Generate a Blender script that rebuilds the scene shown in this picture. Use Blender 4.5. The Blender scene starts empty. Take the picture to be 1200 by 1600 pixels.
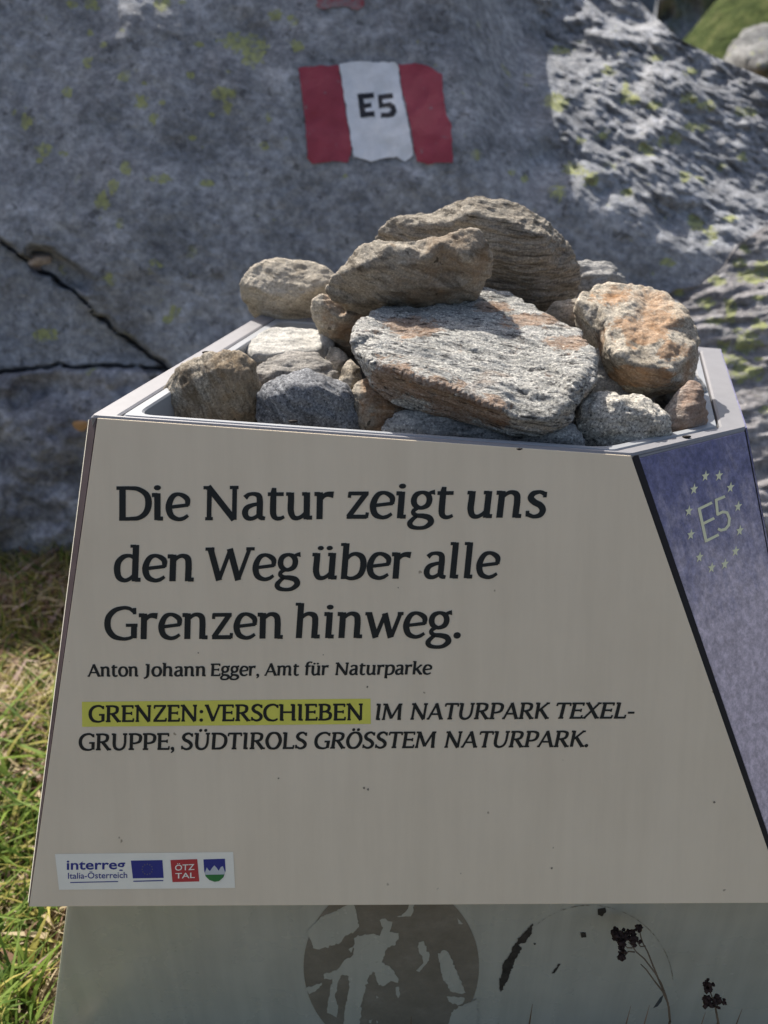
import bpy, bmesh, math, random
import numpy as np
from mathutils import Vector, Matrix
from mathutils.geometry import delaunay_2d_cdt

random.seed(7)
rng = np.random.default_rng(11)
S = bpy.context.scene
COL = S.collection

# ------------------------------------------------------------------ camera, sky, sun, exposure
TH = math.radians(29.0)
F = 1250.0                       # focal length in photo pixels (1200 x 1600)
CAM = np.array([0.0, 0.0, 1.0])
cd = bpy.data.cameras.new('camera'); cam = bpy.data.objects.new('camera', cd); COL.objects.link(cam)
cam.location = CAM; cam.rotation_euler = (math.radians(90) - TH, 0, 0)
cd.sensor_fit = 'VERTICAL'; cd.sensor_height = 36.0; cd.lens = F / 1600 * 36
cd.clip_start = 0.02; cd.clip_end = 5000
cd.dof.use_dof = True; cd.dof.focus_distance = 0.74; cd.dof.aperture_fstop = 5.2
S.camera = cam
SUN_EL, SUN_AZ = math.radians(51), math.radians(-31)     # azimuth from +Y, negative = to the left
sdir = Vector((math.sin(SUN_AZ) * math.cos(SUN_EL), math.cos(SUN_AZ) * math.cos(SUN_EL), math.sin(SUN_EL)))
W = bpy.data.worlds.new('World'); S.world = W; W.use_nodes = True
wn = W.node_tree.nodes; wl = W.node_tree.links
sky = wn.new('ShaderNodeTexSky'); sky.sky_type = 'NISHITA'; sky.sun_disc = False
sky.sun_elevation = SUN_EL; sky.sun_rotation = SUN_AZ; sky.altitude = 0; sky.dust_density = 4.0; sky.air_density = 1.0; sky.ozone_density = 0.4
wl.new(sky.outputs[0], wn['Background'].inputs[0]); wn['Background'].inputs[1].default_value = 0.112
sl = bpy.data.lights.new('sun', 'SUN'); sl.energy = 5.0; sl.angle = math.radians(0.55); sl.color = (1.0, 0.95, 0.87)
so = bpy.data.objects.new('sun', sl); COL.objects.link(so)
so.rotation_euler = sdir.to_track_quat('Z', 'Y').to_euler()
S.view_settings.view_transform = 'Standard'; S.view_settings.look = 'None'
S.view_settings.exposure = 0.58; S.view_settings.gamma = 1.0
S.cycles.max_bounces = 8; S.cycles.caustics_reflective = False; S.cycles.caustics_refractive = False

# ------------------------------------------------------------------ helpers
FW = np.array([0, math.cos(TH), -math.sin(TH)]); RT = np.array([1.0, 0, 0]); UP = np.array([0, math.sin(TH), math.cos(TH)])

def ray(px, py):
    px = np.asarray(px, float); py = np.asarray(py, float)
    return FW + ((px - 600) / F)[..., None] * RT + ((800 - py) / F)[..., None] * UP

def at(px, py, z):
    return CAM + np.asarray(z, float)[..., None] * ray(px, py)

def nrm(v):
    v = np.asarray(v, float); return v / np.linalg.norm(v)

def tplane(px, py, n, P0):
    return ((np.asarray(P0) - CAM) @ np.asarray(n)) / (ray(px, py) @ np.asarray(n))

def onplane(px, py, n, P0):
    return at(px, py, tplane(px, py, n, P0))

_h = lambda n: ((n * n * n * 60493 + n * 19990303 + 1376312589) & 0x7fffffff)
_perm = np.random.default_rng(3).permutation(1024)
_grad = np.random.default_rng(4).normal(size=(1024, 3)); _grad /= np.linalg.norm(_grad, axis=1)[:, None]

def perlin(p):
    p = np.asarray(p, float)
    i = np.floor(p).astype(int); f = p - i
    u = f * f * f * (f * (f * 6 - 15) + 10)
    r = 0
    for dx in (0, 1):
        for dy in (0, 1):
            for dz in (0, 1):
                h = _perm[(_perm[(_perm[(i[:, 0] + dx) & 1023] + i[:, 1] + dy) & 1023] + i[:, 2] + dz) & 1023]
                g = _grad[h]
                dot = g[:, 0] * (f[:, 0] - dx) + g[:, 1] * (f[:, 1] - dy) + g[:, 2] * (f[:, 2] - dz)
                w = (u[:, 0] if dx else 1 - u[:, 0]) * (u[:, 1] if dy else 1 - u[:, 1]) * (u[:, 2] if dz else 1 - u[:, 2])
                r = r + dot * w
    return r * 1.5

def fbm(p, oct=4, gain=0.5, lac=2.03):
    r = 0; a = 1; q = np.array(p, float)
    for _ in range(oct):
        r = r + a * perlin(q); q = q * lac + 17.3; a *= gain
    return r

def ridged(p, oct=3):
    r = 0; a = 1; q = np.array(p, float)
    for _ in range(oct):
        r = r + a * (1 - 2 * np.abs(perlin(q))); q = q * 2.1 + 9.1; a *= 0.5
    return r

def aniso(p, n, across, along, lin=1.0):
    """coordinates stretched so noise forms layers perpendicular to n"""
    n = nrm(n); t = nrm(np.cross(n, [0.31, 0.87, 0.2])); b = np.cross(n, t)
    return np.stack([p @ n * across, p @ t * along / lin ** .5, p @ b * along * lin], 1)

def mesh_from(name, verts, faces, mat, parent=None, smooth=False, origin=None):
    verts = np.asarray(verts, float)
    o0 = np.zeros(3) if origin is None else np.asarray(origin, float)
    me = bpy.data.meshes.new(name)
    me.from_pydata((verts - o0).tolist(), [], [tuple(int(i) for i in f) for f in faces])
    me.update()
    if mat is not None: me.materials.append(mat)
    if smooth: me.polygons.foreach_set('use_smooth', [True] * len(me.polygons))
    ob = bpy.data.objects.new(name, me); COL.objects.link(ob)
    ob.location = o0
    if parent is not None:
        ob.parent = parent
        ob.location = Vector(o0) - WORLD[parent.name]
        WORLD[ob.name] = Vector(o0)
    else:
        WORLD[ob.name] = Vector(o0)
    return ob

WORLD = {}

def fix_normals(ob):
    bm = bmesh.new(); bm.from_mesh(ob.data); bmesh.ops.recalc_face_normals(bm, faces=bm.faces); bm.to_mesh(ob.data); bm.free()

def tag(o, label, cat, group=None):
    o['label'] = label; o['category'] = cat
    if group: o['group'] = group
    return o

def empty(name, loc):
    o = bpy.data.objects.new(name, None); COL.objects.link(o); o.location = Vector(loc); WORLD[o.name] = Vector(loc)
    o.empty_display_size = 0.05
    return o

# ------------------------------------------------------------------ materials
class NT:
    def __init__(s, name):
        s.m = bpy.data.materials.new(name); s.m.use_nodes = True
        s.t = s.m.node_tree; s.b = s.t.nodes['Principled BSDF']; s.tc = s.t.nodes.new('ShaderNodeTexCoord')
    def n(s, typ, **kw):
        x = s.t.nodes.new('ShaderNode' + typ)
        for k, v in kw.items(): setattr(x, k, v)
        return x
    def l(s, a, b): s.t.links.new(a, b)
    def mapping(s, rot=(0, 0, 0), scale=(1, 1, 1), src='Object', loc=(0, 0, 0)):
        m = s.n('Mapping', vector_type='TEXTURE'); scale = tuple(1 / x for x in scale); m.inputs['Rotation'].default_value = rot; m.inputs['Scale'].default_value = scale
        m.inputs['Location'].default_value = loc
        s.l(s.tc.outputs[src], m.inputs[0]); return m.outputs[0]
    def noise(s, vec, scale, detail=4, rough=0.55, dist=0.0):
        x = s.n('TexNoise'); x.inputs['Scale'].default_value = scale; x.inputs['Detail'].default_value = detail
        x.inputs['Roughness'].default_value = rough; x.inputs['Distortion'].default_value = dist
        s.l(vec, x.inputs['Vector']); return x.outputs['Fac']
    def ramp(s, fac, stops):
        x = s.n('ValToRGB'); e = x.color_ramp.elements
        while len(e) < len(stops): e.new(0.5)
        for i, (p, c) in enumerate(stops):
            e[i].position = p; e[i].color = (*c, 1) if len(c) == 3 else c
        s.l(fac, x.inputs[0]); return x.outputs[0]
    def mix(s, fac, a, b, mode='MIX'):
        x = s.n('Mix', data_type='RGBA', blend_type=mode)
        for sock, v in ((x.inputs[0], fac), (x.inputs[6], a), (x.inputs[7], b)):
            if hasattr(v, 'is_linked'): s.l(v, sock)
            elif isinstance(v, (int, float)): sock.default_value = v
            else: sock.default_value = (*v, 1)
        return x.outputs[2]
    def bump(s, h, strength, dist, prev=None):
        x = s.n('Bump'); x.inputs['Strength'].default_value = strength; x.inputs['Distance'].default_value = dist
        s.l(h, x.inputs['Height'])
        if prev is not None: s.l(prev, x.inputs['Normal'])
        return x.outputs[0]
    def done(s, col, rough=0.8, normal=None, spec=0.3):
        if hasattr(col, 'is_linked'): s.l(col, s.b.inputs['Base Color'])
        else: s.b.inputs['Base Color'].default_value = (*col, 1)
        if hasattr(rough, 'is_linked'): s.l(rough, s.b.inputs['Roughness'])
        else: s.b.inputs['Roughness'].default_value = rough
        s.b.inputs['Specular IOR Level'].default_value = spec
        if normal is not None: s.l(normal, s.b.inputs['Normal'])
        return s.m

def plain(name, col, rough=0.5, spec=0.4, var=0.06, scale=40):
    k = NT(name); v = k.mapping()
    f = k.noise(v, scale, 5, 0.6)
    lo = tuple(c * (1 - var) for c in col); hi = tuple(min(1, c * (1 + var)) for c in col)
    return k.done(k.ramp(f, [(0.3, lo), (0.7, hi)]), rough, None, spec)

def rotation_to(n):
    return Vector((0, 0, 1)).rotation_difference(Vector(n)).to_euler()

def stone_mat(name, dark, mid, light, fol=(0, 0.3, 1), rust=0.0, rustcol=(0.36, 0.17, 0.06), band=1.0, speck=0.5, scale=1.0, bump=1.0, rust_seed=0, lin=0.0, flakes=0.0):
    gy = lambda c, f: tuple(f * (x * .88 + .12 * sum(c) / 3) for x in c)
    dark, mid, light = gy(dark, .62), gy(mid, .74), gy(light, .80)
    k = NT(name)
    r = rotation_to(fol)
    v = k.mapping(rot=r, scale=(9 * scale, 9 * scale * (1 + lin), 9 * scale * (1 + 5 * band)), loc=(rust_seed, 0, 0))
    vi = k.mapping(loc=(rust_seed * 1.7, 0.3, 0))
    f1 = k.noise(v, 1.6, 8, 0.68, 0.6)
    f2 = k.noise(vi, 14, 4, 0.6)
    col = k.ramp(f1, [(0.34, dark), (0.41, mid), (0.51, light), (0.66, mid), (0.72, light)])
    col = k.mix(k.ramp(f2, [(0.35, (0, 0, 0)), (0.7, (1, 1, 1))]), col, k.mix(0.5, col, mid))
    g1 = k.noise(vi, 420 * scale, 3, 0.7)                               # mica and quartz grains
    grain = k.ramp(g1, [(0.34, (0.22, 0.22, 0.22)), (0.44, (1.0, 1.0, 1.0)), (0.56, (1.3, 1.29, 1.27)), (0.66, (2.3, 2.3, 2.2))])
    col = k.mix(speck, col, grain, 'MULTIPLY')
    if rust > 0:
        f3 = k.noise(vi, 11, 5, 0.6, 0.4)
        f4 = k.noise(vi, 70, 5, 0.7)
        msk = k.ramp(f3, [(0.62 - rust * 0.3, (0, 0, 0)), (0.74 - rust * 0.3, (1, 1, 1))])
        rc = k.ramp(f4, [(0.3, tuple(c * 0.55 for c in rustcol)), (0.55, rustcol), (0.75, tuple(min(1, c * 1.7) for c in rustcol))])
        at_ = k.n('Attribute', attribute_name='stain')
        sm = k.n('Math', operation='ADD'); k.l(at_.outputs['Fac'], sm.inputs[0]); nm_ = k.n('Math', operation='MULTIPLY_ADD'); nm_.inputs[1].default_value = 2.6; nm_.inputs[2].default_value = -0.8; k.l(k.noise(vi, 34, 7, 0.72, .5), nm_.inputs[0]); k.l(nm_.outputs[0], sm.inputs[1])
        msk = k.mix(1.0, msk, k.ramp(sm.outputs[0], [(0.80, (0, 0, 0)), (0.97, (1, 1, 1))]), 'LIGHTEN')
        col = k.mix(k.mix(0.22, msk, (0, 0, 0)), col, k.mix(0.32, rc, col))
    if flakes > 0:
        fv = k.mapping(rot=r, scale=(26, 120, 240))
        col = k.mix(flakes, col, k.ramp(k.noise(fv, 1.4, 4, .6, .5), [(.36, (.16, .16, .17)), (.43, (1, 1, 1))]), 'MULTIPLY')
        fv2 = k.mapping(rot=r, scale=(9, 60, 120), loc=(.2, .1, .3))
        col = k.mix(flakes * .8, col, k.ramp(k.noise(fv2, 1.4, 3, .55, .8), [(.30, (.1, .1, .1)), (.345, (1, 1, 1))]), 'MULTIPLY')
    # small dark pits
    pit = k.ramp(k.noise(vi, 95, 2, 0.5), [(0.235, (0.2, 0.2, 0.2)), (0.275, (1, 1, 1))])
    col = k.mix(0.8, col, pit, 'MULTIPLY')
    b = k.bump(k.noise(v, 5.0, 8, 0.75, 0.3), 0.8 * bump, 0.006)
    b = k.bump(k.noise(vi, 260, 5, 0.75), 0.7 * bump, 0.0022, b)
    rg = k.ramp(g1, [(0.55, (0.9,) * 3), (0.72, (0.55,) * 3)])
    return k.done(col, rg, b, 0.22)

def boulder_mat(name, dark, mid, light, lich=0.5, fol=(0.3, -0.2, 1), band=0.5, blotch=1.0, cover=(0.42, 0.44, 0.16)):
    k = NT(name)
    r = rotation_to(fol)
    v = k.mapping(rot=r, scale=(3, 3, 3 * (1 + 6 * band)))
    vi = k.mapping()
    f1 = k.noise(v, 1.5, 9, 0.68, 0.4)
    col = k.ramp(f1, [(0.28, dark), (0.48, mid), (0.68, light)])
    f2 = k.noise(vi, 9, 7, 0.72)
    col = k.mix(0.75 * blotch, col, k.ramp(f2, [(0.34, (0.45, 0.44, 0.46)), (0.5, (0.95, 0.95, 0.95)), (0.64, (1.55, 1.55, 1.57))]), 'MULTIPLY')
    f5 = k.noise(vi, 52, 6, 0.75)
    col = k.mix(0.6, col, k.ramp(f5, [(0.36, (0.4, 0.4, 0.42)), (0.5, (1, 1, 1)), (0.62, (1.7, 1.7, 1.7))]), 'MULTIPLY')
    # grey-white and yellow-green map lichen in patches with broken edges
    g = k.ramp(k.noise(vi, 24, 5, 0.62, 0.2), [(0.605, (0, 0, 0)), (0.63, (1, 1, 1))])
    col = k.mix(k.mix(0.55, g, (0, 0, 0)), col, (0.34, 0.35, 0.36))
    dk = k.ramp(k.noise(k.mapping(loc=(4.1, 2.2, .7)), 30, 5, 0.62, 0.2), [(0.62, (0, 0, 0)), (0.645, (1, 1, 1))])
    col = k.mix(k.mix(0.45, dk, (0, 0, 0)), col, (0.07, 0.07, 0.075))
    vo = k.n('TexVoronoi'); vo.inputs['Scale'].default_value = 13; vo.inputs['Randomness'].default_value = 1.0
    wv = k.mix(0.035, vi, k.n('TexNoise').outputs['Color'], 'ADD')
    k.l(wv, vo.inputs['Vector'])
    wn_ = [x for x in k.t.nodes if x.bl_idname == 'ShaderNodeTexNoise'][-1]
    wn_.inputs['Scale'].default_value = 60; wn_.inputs['Detail'].default_value = 4
    k.l(vi, wn_.inputs['Vector'])
    spot = k.ramp(vo.outputs['Distance'], [(0.16, (1, 1, 1)), (0.24, (0, 0, 0))])
    area = k.ramp(k.noise(vi, 4.2, 3, 0.6), [(0.60 - 0.2 * lich, (0, 0, 0)), (0.66 - 0.2 * lich, (1, 1, 1))])
    pick = k.n('Math', operation='LESS_THAN'); sep = k.n('SeparateColor'); k.l(vo.outputs['Color'], sep.inputs[0])
    k.l(sep.outputs[0], pick.inputs[0]); pick.inputs[1].default_value = 0.25 + 0.5 * lich
    m = k.mix(1.0, k.mix(1.0, spot, area, 'MULTIPLY'), pick.outputs[0], 'MULTIPLY')
    at_ = k.n('Attribute', attribute_name='lichen'); sm = k.n('Math', operation='ADD'); k.l(at_.outputs['Fac'], sm.inputs[0]); nm_ = k.n('Math', operation='MULTIPLY_ADD'); nm_.inputs[1].default_value = 2.4; nm_.inputs[2].default_value = -0.7; k.l(k.noise(vi, 42, 7, 0.72, .4), nm_.inputs[0]); k.l(nm_.outputs[0], sm.inputs[1])
    m = k.mix(1.0, m, k.ramp(sm.outputs[0], [(0.88, (0, 0, 0)), (0.925, (1, 1, 1))]), 'LIGHTEN')
    f6 = k.noise(vi, 90, 4, 0.7)
    m = k.mix(1.0, m, k.ramp(f6, [(0.36, (0.25,) * 3), (0.5, (1,) * 3)]), 'MULTIPLY')
    col = k.mix(k.mix(0.2, m, (0, 0, 0)), col, k.mix(k.ramp(f6, [(.4, (0, 0, 0)), (.6, (1, 1, 1))]), tuple(x * .7 for x in cover), tuple(x * 1.15 for x in cover)))
    b = k.bump(k.noise(v, 6, 9, 0.75), 0.7, 0.02)
    b = k.bump(k.noise(vi, 70, 6, 0.75), 0.6, 0.008, b)
    return k.done(col, 0.85, b, 0.25)

M = {}
M['print'] = None
k = NT('printed_panel'); v = k.mapping()
c = k.ramp(k.noise(v, 6, 5, 0.6), [(0.3, (0.77, 0.645, 0.465)), (0.7, (0.83, 0.70, 0.51))])
c = k.mix(0.35, c, k.ramp(k.noise(k.mapping(scale=(26, 3, 2.2)), 1.5, 6, .65), [(.35, (.86, .85, .83)), (.6, (1, 1, 1))]), 'MULTIPLY')
c = k.mix(0.9, c, k.ramp(k.noise(v, 75, 2, 0.5), [(0.215, (0.45, 0.42, 0.38)), (0.24, (1, 1, 1))]), 'MULTIPLY')
M['print'] = k.done(c, k.ramp(k.noise(v, 14, 4, 0.6), [(0.3, (0.38,) * 3), (0.7, (0.5,) * 3)]), None, 0.4)
M['ink'] = plain('black_ink', (0.013, 0.014, 0.012), 0.5, 0.3)
M['alu'] = plain('brushed_aluminium', (0.235, 0.23, 0.24), 0.45, 0.5, 0.05, 90)
M['alu_grey'] = plain('grey_metal_edge', (0.55, 0.55, 0.56), 0.4, 0.5, 0.05, 90)
M['white'] = plain('white_plastic', (0.30, 0.31, 0.325), 0.4, 0.5, 0.05, 30)
M['black'] = plain('black_rubber', (0.018, 0.016, 0.018), 0.6, 0.3)
M['strip'] = plain('dark_violet_print', (0.075, 0.055, 0.062), 0.5, 0.3, 0.25, 25)
k = NT('pedestal_paint'); v = k.mapping()
c = k.ramp(k.noise(v, 7, 6, 0.65), [(0.3, (0.47, 0.445, 0.365)), (0.7, (0.55, 0.52, 0.43))])
c = k.mix(0.35, c, k.ramp(k.noise(k.mapping(scale=(30, 30, 2)), 2, 5, 0.6), [(0.35, (0.7,) * 3), (0.6, (1,) * 3)]), 'MULTIPLY')
M['pedestal'] = k.done(c, k.ramp(k.noise(v, 10, 4), [(0.3, (0.2,) * 3), (0.7, (0.36,) * 3)]), None, 0.6)
k = NT('glue_residue'); v = k.mapping()
c = k.ramp(k.noise(v, 22, 7, 0.7), [(0.3, (0.18, 0.15, 0.11)), (0.55, (0.235, 0.20, 0.15)), (0.72, (0.30, 0.26, 0.205))])
M['residue'] = k.done(c, 0.75, k.bump(k.noise(v, 300, 5), 0.5, 0.001), 0.2)
M['residue_dark'] = plain('dark_glue_residue', (0.05, 0.042, 0.034), 0.8, 0.2, 0.4, 120)
M['yellow'] = plain('yellow_print', (0.74, 0.69, 0.11), 0.5, 0.3, 0.05)
M['sticker'] = plain('white_sticker', (0.92, 0.87, 0.72), 0.45, 0.4, 0.03)
M['navy'] = plain('navy_print', (0.035, 0.04, 0.22), 0.5, 0.3)
M['red'] = plain('red_print', (0.50, 0.05, 0.05), 0.5, 0.3)
M['green'] = plain('green_print', (0.04, 0.20, 0.05), 0.5, 0.3)
M['cream'] = plain('cream_print', (0.84, 0.81, 0.52), 0.5, 0.3)
M['grey_print'] = plain('grey_print', (0.55, 0.56, 0.55), 0.5, 0.3)
k = NT('violet_blue_print')
v = k.mapping(scale=(1, 1, 0.35))
grad = k.n('SeparateXYZ'); k.l(k.tc.outputs['Object'], grad.inputs[0])
mr = k.n('MapRange'); mr.inputs[1].default_value = 0.72; mr.inputs[2].default_value = 0.42; k.l(grad.outputs['Z'], mr.inputs[0])
mot = k.noise(v, 60, 7, 0.75)
mm = k.n('Math', operation='MULTIPLY_ADD'); k.l(mot, mm.inputs[0]); mm.inputs[1].default_value = 1.3; k.l(mr.outputs[0], mm.inputs[2])
c = k.ramp(mm.outputs[0], [(0.0, (0.075, 0.085, 0.19)), (0.42, (0.10, 0.10, 0.21)), (0.64, (0.18, 0.17, 0.28)), (0.82, (0.38, 0.335, 0.41)), (1.0, (0.58, 0.49, 0.53))])
mm.inputs[1].default_value = 0.9
c = k.mix(0.6, c, k.ramp(k.noise(k.mapping(), 130, 5, 0.8), [(0.36, (0.5,) * 3), (0.5, (1,) * 3), (0.64, (1.6,) * 3)]), 'MULTIPLY')
M['violet'] = k.done(c, 0.4, None, 0.4)

# ------------------------------------------------------------------ stand: geometry frames
LEAN = math.radians(22)
PN = np.array([0, -math.cos(LEAN), math.sin(LEAN)]); PP = np.array([0, 0.64, 1 - 0.285])
def panel(px, py, off=0.0):
    return onplane(px, py, PN, PP) + PN * off
FL = panel(140, 650); FR = panel(988, 710)
e1 = nrm(FR - FL); RN = nrm(np.cross(e1, [0, 1, 0]))
if RN[2] < 0: RN = -RN
def rim(px, py, off=0.0):
    return onplane(px, py, RN, FL) + RN * off

def wall_solid(name, quad, thick, n, mat, parent, bevel=0.0):
    """flat board: polygon quad, extruded back along -n"""
    q = [np.asarray(p) for p in quad]; m = len(q)
    vs = q + [p - np.asarray(n) * thick for p in q]
    fs = [tuple(range(m)), tuple(range(2 * m - 1, m - 1, -1))] + [(i, i + m, (i + 1) % m + m, (i + 1) % m) for i in range(m)]
    o = mesh_from(name, vs, fs, mat, parent); fix_normals(o)
    if bevel:
        bmod = o.modifiers.new('bevel', 'BEVEL'); bmod.width = bevel; bmod.segments = 2; bmod.limit_method = 'ANGLE'
    return o

STAND = empty('information_stand', (0.03, 0.72, 0.0))
tag(STAND, 'angular pale information stand with quote lettering and a stone filled tray on top', 'information stand')

# plan polygon on the rim plane: front, chamfer, right, back, left
CR = rim(1167, 668); BR = rim(1126, 545); BL = rim(415, 487)
u_ax = e1; v_ax = nrm(np.cross(RN, e1))
if v_ax[1] < 0: v_ax = -v_ax
to2 = lambda P: np.array([(P - FL) @ u_ax, (P - FL) @ v_ax])
to3 = lambda q, h=0.0: FL + q[0] * u_ax + q[1] * v_ax + RN * h
POLY = [to2(p) for p in (FL, FR, CR, BR, BL)]

def inset(poly, ds):
    n = len(poly); L = []
    for i in range(n):
        a, b = poly[i], poly[(i + 1) % n]; d = (b - a) / np.linalg.norm(b - a); nn = np.array([-d[1], d[0]])
        L.append((a + nn * ds[i], d))
    out = []
    for i in range(n):
        (p, d), (q, e) = L[i - 1], L[i]
        A = np.array([d, -e]).T; t = np.linalg.solve(A, q - p); out.append(p + d * t[0])
    return out

def rounded(poly, r, k=7):
    n = len(poly); out = []
    for i in range(n):
        p, a, b = poly[i], poly[i - 1], poly[(i + 1) % n]
        da = (a - p) / np.linalg.norm(a - p); db = (b - p) / np.linalg.norm(b - p)
        for j in range(k):
            t = j / (k - 1); q0 = p + da * r; q1 = p + db * r
            out.append((1 - t) ** 2 * q0 + 2 * t * (1 - t) * p + t * t * q1)
    return out

def ring_stack(name, loops, mat, parent, cap=False):
    vs = []; fs = []; n = len(loops[0])
    for lp in loops: vs += lp
    for a in range(len(loops) - 1):
        for i in range(n):
            j = (i + 1) % n
            fs.append((a * n + i, a * n + j, (a + 1) * n + j, (a + 1) * n + i))
    if cap: fs.append(tuple(range((len(loops) - 1) * n, len(loops) * n)))
    o = mesh_from(name, vs, fs, mat, parent, smooth=False); fix_normals(o)
    return o
lift = lambda poly, h: [to3(q, h) for q in poly]
OUT = rounded(POLY, 0.003)
o_in = rounded(inset(POLY, [0.0005] * 5), 0.003)
G1 = inset(POLY, [0.005, 0.012, 0.026, 0.02, 0.022])
G2 = inset(POLY, [0.0062, 0.0132, 0.028, 0.0215, 0.0235])
TI = inset(POLY, [0.0125, 0.022, 0.037, 0.034, 0.034])
ring_stack('rim_frame', [lift(OUT, -0.03), lift(OUT, -0.0015), lift(rounded(inset(POLY, [0.0015] * 5), 0.003), 0.0005),
                         lift(rounded(inset(POLY, [0.0035, 0.010, 0.024, 0.018, 0.020]), 0.003), 0.0006), lift(rounded(G1, 0.003), -0.0008), lift(rounded(G1, 0.003), -0.02)], M['alu'], STAND)
tray = ring_stack('tray', [lift(rounded(G2, 0.004), -0.02), lift(rounded(G2, 0.004), -0.0015), lift(rounded(inset(G2, [0.0012] * 5), 0.004), 0.0002),
                           lift(rounded(inset(TI, [-0.0015] * 5), 0.016), 0.0002), lift(rounded(TI, 0.016), -0.0015),
                           lift(rounded(inset(TI, [0.004] * 5), 0.018), -0.13)], M['white'], STAND, cap=True)
TRAY_FLOOR = 0.13

# bottom polygon of the body
FLb = panel(43, 1417); FRb = panel(1232, 1411)
# front panel
q = [panel(152, 653), panel(986, 712), panel(1229, 1411), panel(45, 1417)]
front = wall_solid('front_panel', q, 0.004, PN, M['print'], STAND, 0.0006)
# black corner seam
q = [panel(988, 713, -0.002), panel(998.5, 711, -0.002), panel(1238, 1412, -0.002), panel(1230.5, 1411.5, -0.002)]
wall_solid('corner_seam', q, 0.006, PN, M['black'], STAND)
# violet-blue side panel across the chamfered corner
B1 = panel(999, 712, -0.003); B2 = CR; B3 = panel(1237, 1412, -0.003)
BN = nrm(np.cross(B2 - B1, B3 - B1));
if BN[1] > 0: BN = -BN
def blue(px, py, off=0.0): return onplane(px, py, BN, B1) + BN * off
q = [blue(999, 716), blue(1164, 674), blue(1301, 1400), blue(1238, 1412)]
bluep = wall_solid('corner_panel', q, 0.004, BN, M['violet'], STAND, 0.0006)
# chamfer cap seen above the blue panel
q = [blue(999, 712, -0.0005), blue(1163, 671, -0.0005), blue(1164, 673.5, -0.0005), blue(999, 715.5, -0.0005)]
wall_solid('panel_trim', q, 0.003, BN, M['alu'], STAND)
q = [blue(1165, 671, -0.001), blue(1169, 670, -0.001), blue(1306, 1400, -0.001), blue(1302, 1400, -0.001)]
wall_solid('corner_seam', q, 0.004, BN, M['black'], STAND)
# left edge strip and side panels
L1 = panel(150.5, 652, -0.0005); L2 = panel(44, 1417, -0.0005)
L0 = panel(134, 656, -0.008); L3 = panel(38.5, 1418, -0.008)
SN = nrm(np.cross(L2 - L1, L0 - L1));
if SN[1] > 0: SN = -SN
wall_solid('edge_strip', [L1, L0, L3, L2], 0.003, SN, M['strip'], STAND)
wall_solid('edge_trim', [panel(134, 655, -0.0078), panel(131.8, 657, -0.0095), panel(36.5, 1418, -0.0095), panel(38.5, 1418, -0.0078)], 0.0015, SN, M['sticker'], STAND)
BLb = BL + np.array([-0.10, 0.05, -0.42]); BRb = BR + np.array([0.10, 0.05, -0.42])
LN = nrm(np.cross(L3 - L0, BL - L0));
if LN[0] > 0: LN = -LN
wall_solid('side_panel', [L0 - LN * .0015, BL, BLb, L3 - LN * .0015], 0.003, LN, M['alu'], STAND)
CRb = blue(1303, 1400)
RNn = nrm(np.cross(CRb - CR, BR - CR));
if RNn[0] < 0: RNn = -RNn
wall_solid('side_panel', [CR, BR, BRb, CRb], 0.004, RNn, M['violet'], STAND)
KN = nrm(np.cross(BLb - BL, BR - BL));
if KN[1] < 0: KN = -KN
wall_solid('back_panel', [BL, BR, BRb, BLb], 0.004, KN, M['alu'], STAND)
# underside, closed
zb = 0.335
und = [FLb - PN * .006, FRb - PN * .006, CRb - BN * .006, BRb - RNn * .01, BLb - LN * .01]
mesh_from('underside', und + [p + np.array([0, 0, .006]) for p in und], [(0, 1, 2, 3, 4), (9, 8, 7, 6, 5)] + [(i, (i + 1) % 5, (i + 1) % 5 + 5, i + 5) for i in range(5)], M['alu_grey'], STAND)

# pedestal
QN = np.array([0, -1.0, 0]); QP = np.array([0, 0.505, 0.3])
def ped(px, py, off=0.0): return onplane(px, py, QN, QP) + QN * off
p0, p1 = ped(100, 1417), ped(78, 1600)
sl_ = (p1[0] - p0[0]) / (p1[2] - p0[2])
xl = lambda z: p0[0] + (z - p0[2]) * sl_
zt = 0.318
vs = [(xl(zt), .505, zt), (0.56, .505, zt), (0.62, .505, -.02), (xl(-.02), .505, -.02),
      (xl(zt) + .08, .9, zt), (0.50, .9, zt), (0.55, .93, -.02), (xl(-.02) + .06, .93, -.02)]
pedo = mesh_from('pedestal', vs, [(0, 1, 2, 3), (7, 6, 5, 4), (0, 4, 5, 1), (1, 5, 6, 2), (3, 2, 6, 7), (0, 3, 7, 4)], M['pedestal'], STAND)
fix_normals(pedo)
bm_ = pedo.modifiers.new('bevel', 'BEVEL'); bm_.width = 0.008; bm_.segments = 4; bm_.limit_method = 'ANGLE'

def jitter(poly, step=4.0, amp=1.2, closed=True):
    out = []; n = len(poly)
    for i in range(n):
        a = np.array(poly[i], float); b = np.array(poly[(i + 1) % n], float); d = np.linalg.norm(b - a); m = max(1, int(d / step))
        for j in range(m):
            q = a + (b - a) * j / m
            out.append(q + rng.normal(size=2) * amp * (0.35 if j == 0 else 1))
    return out

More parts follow.
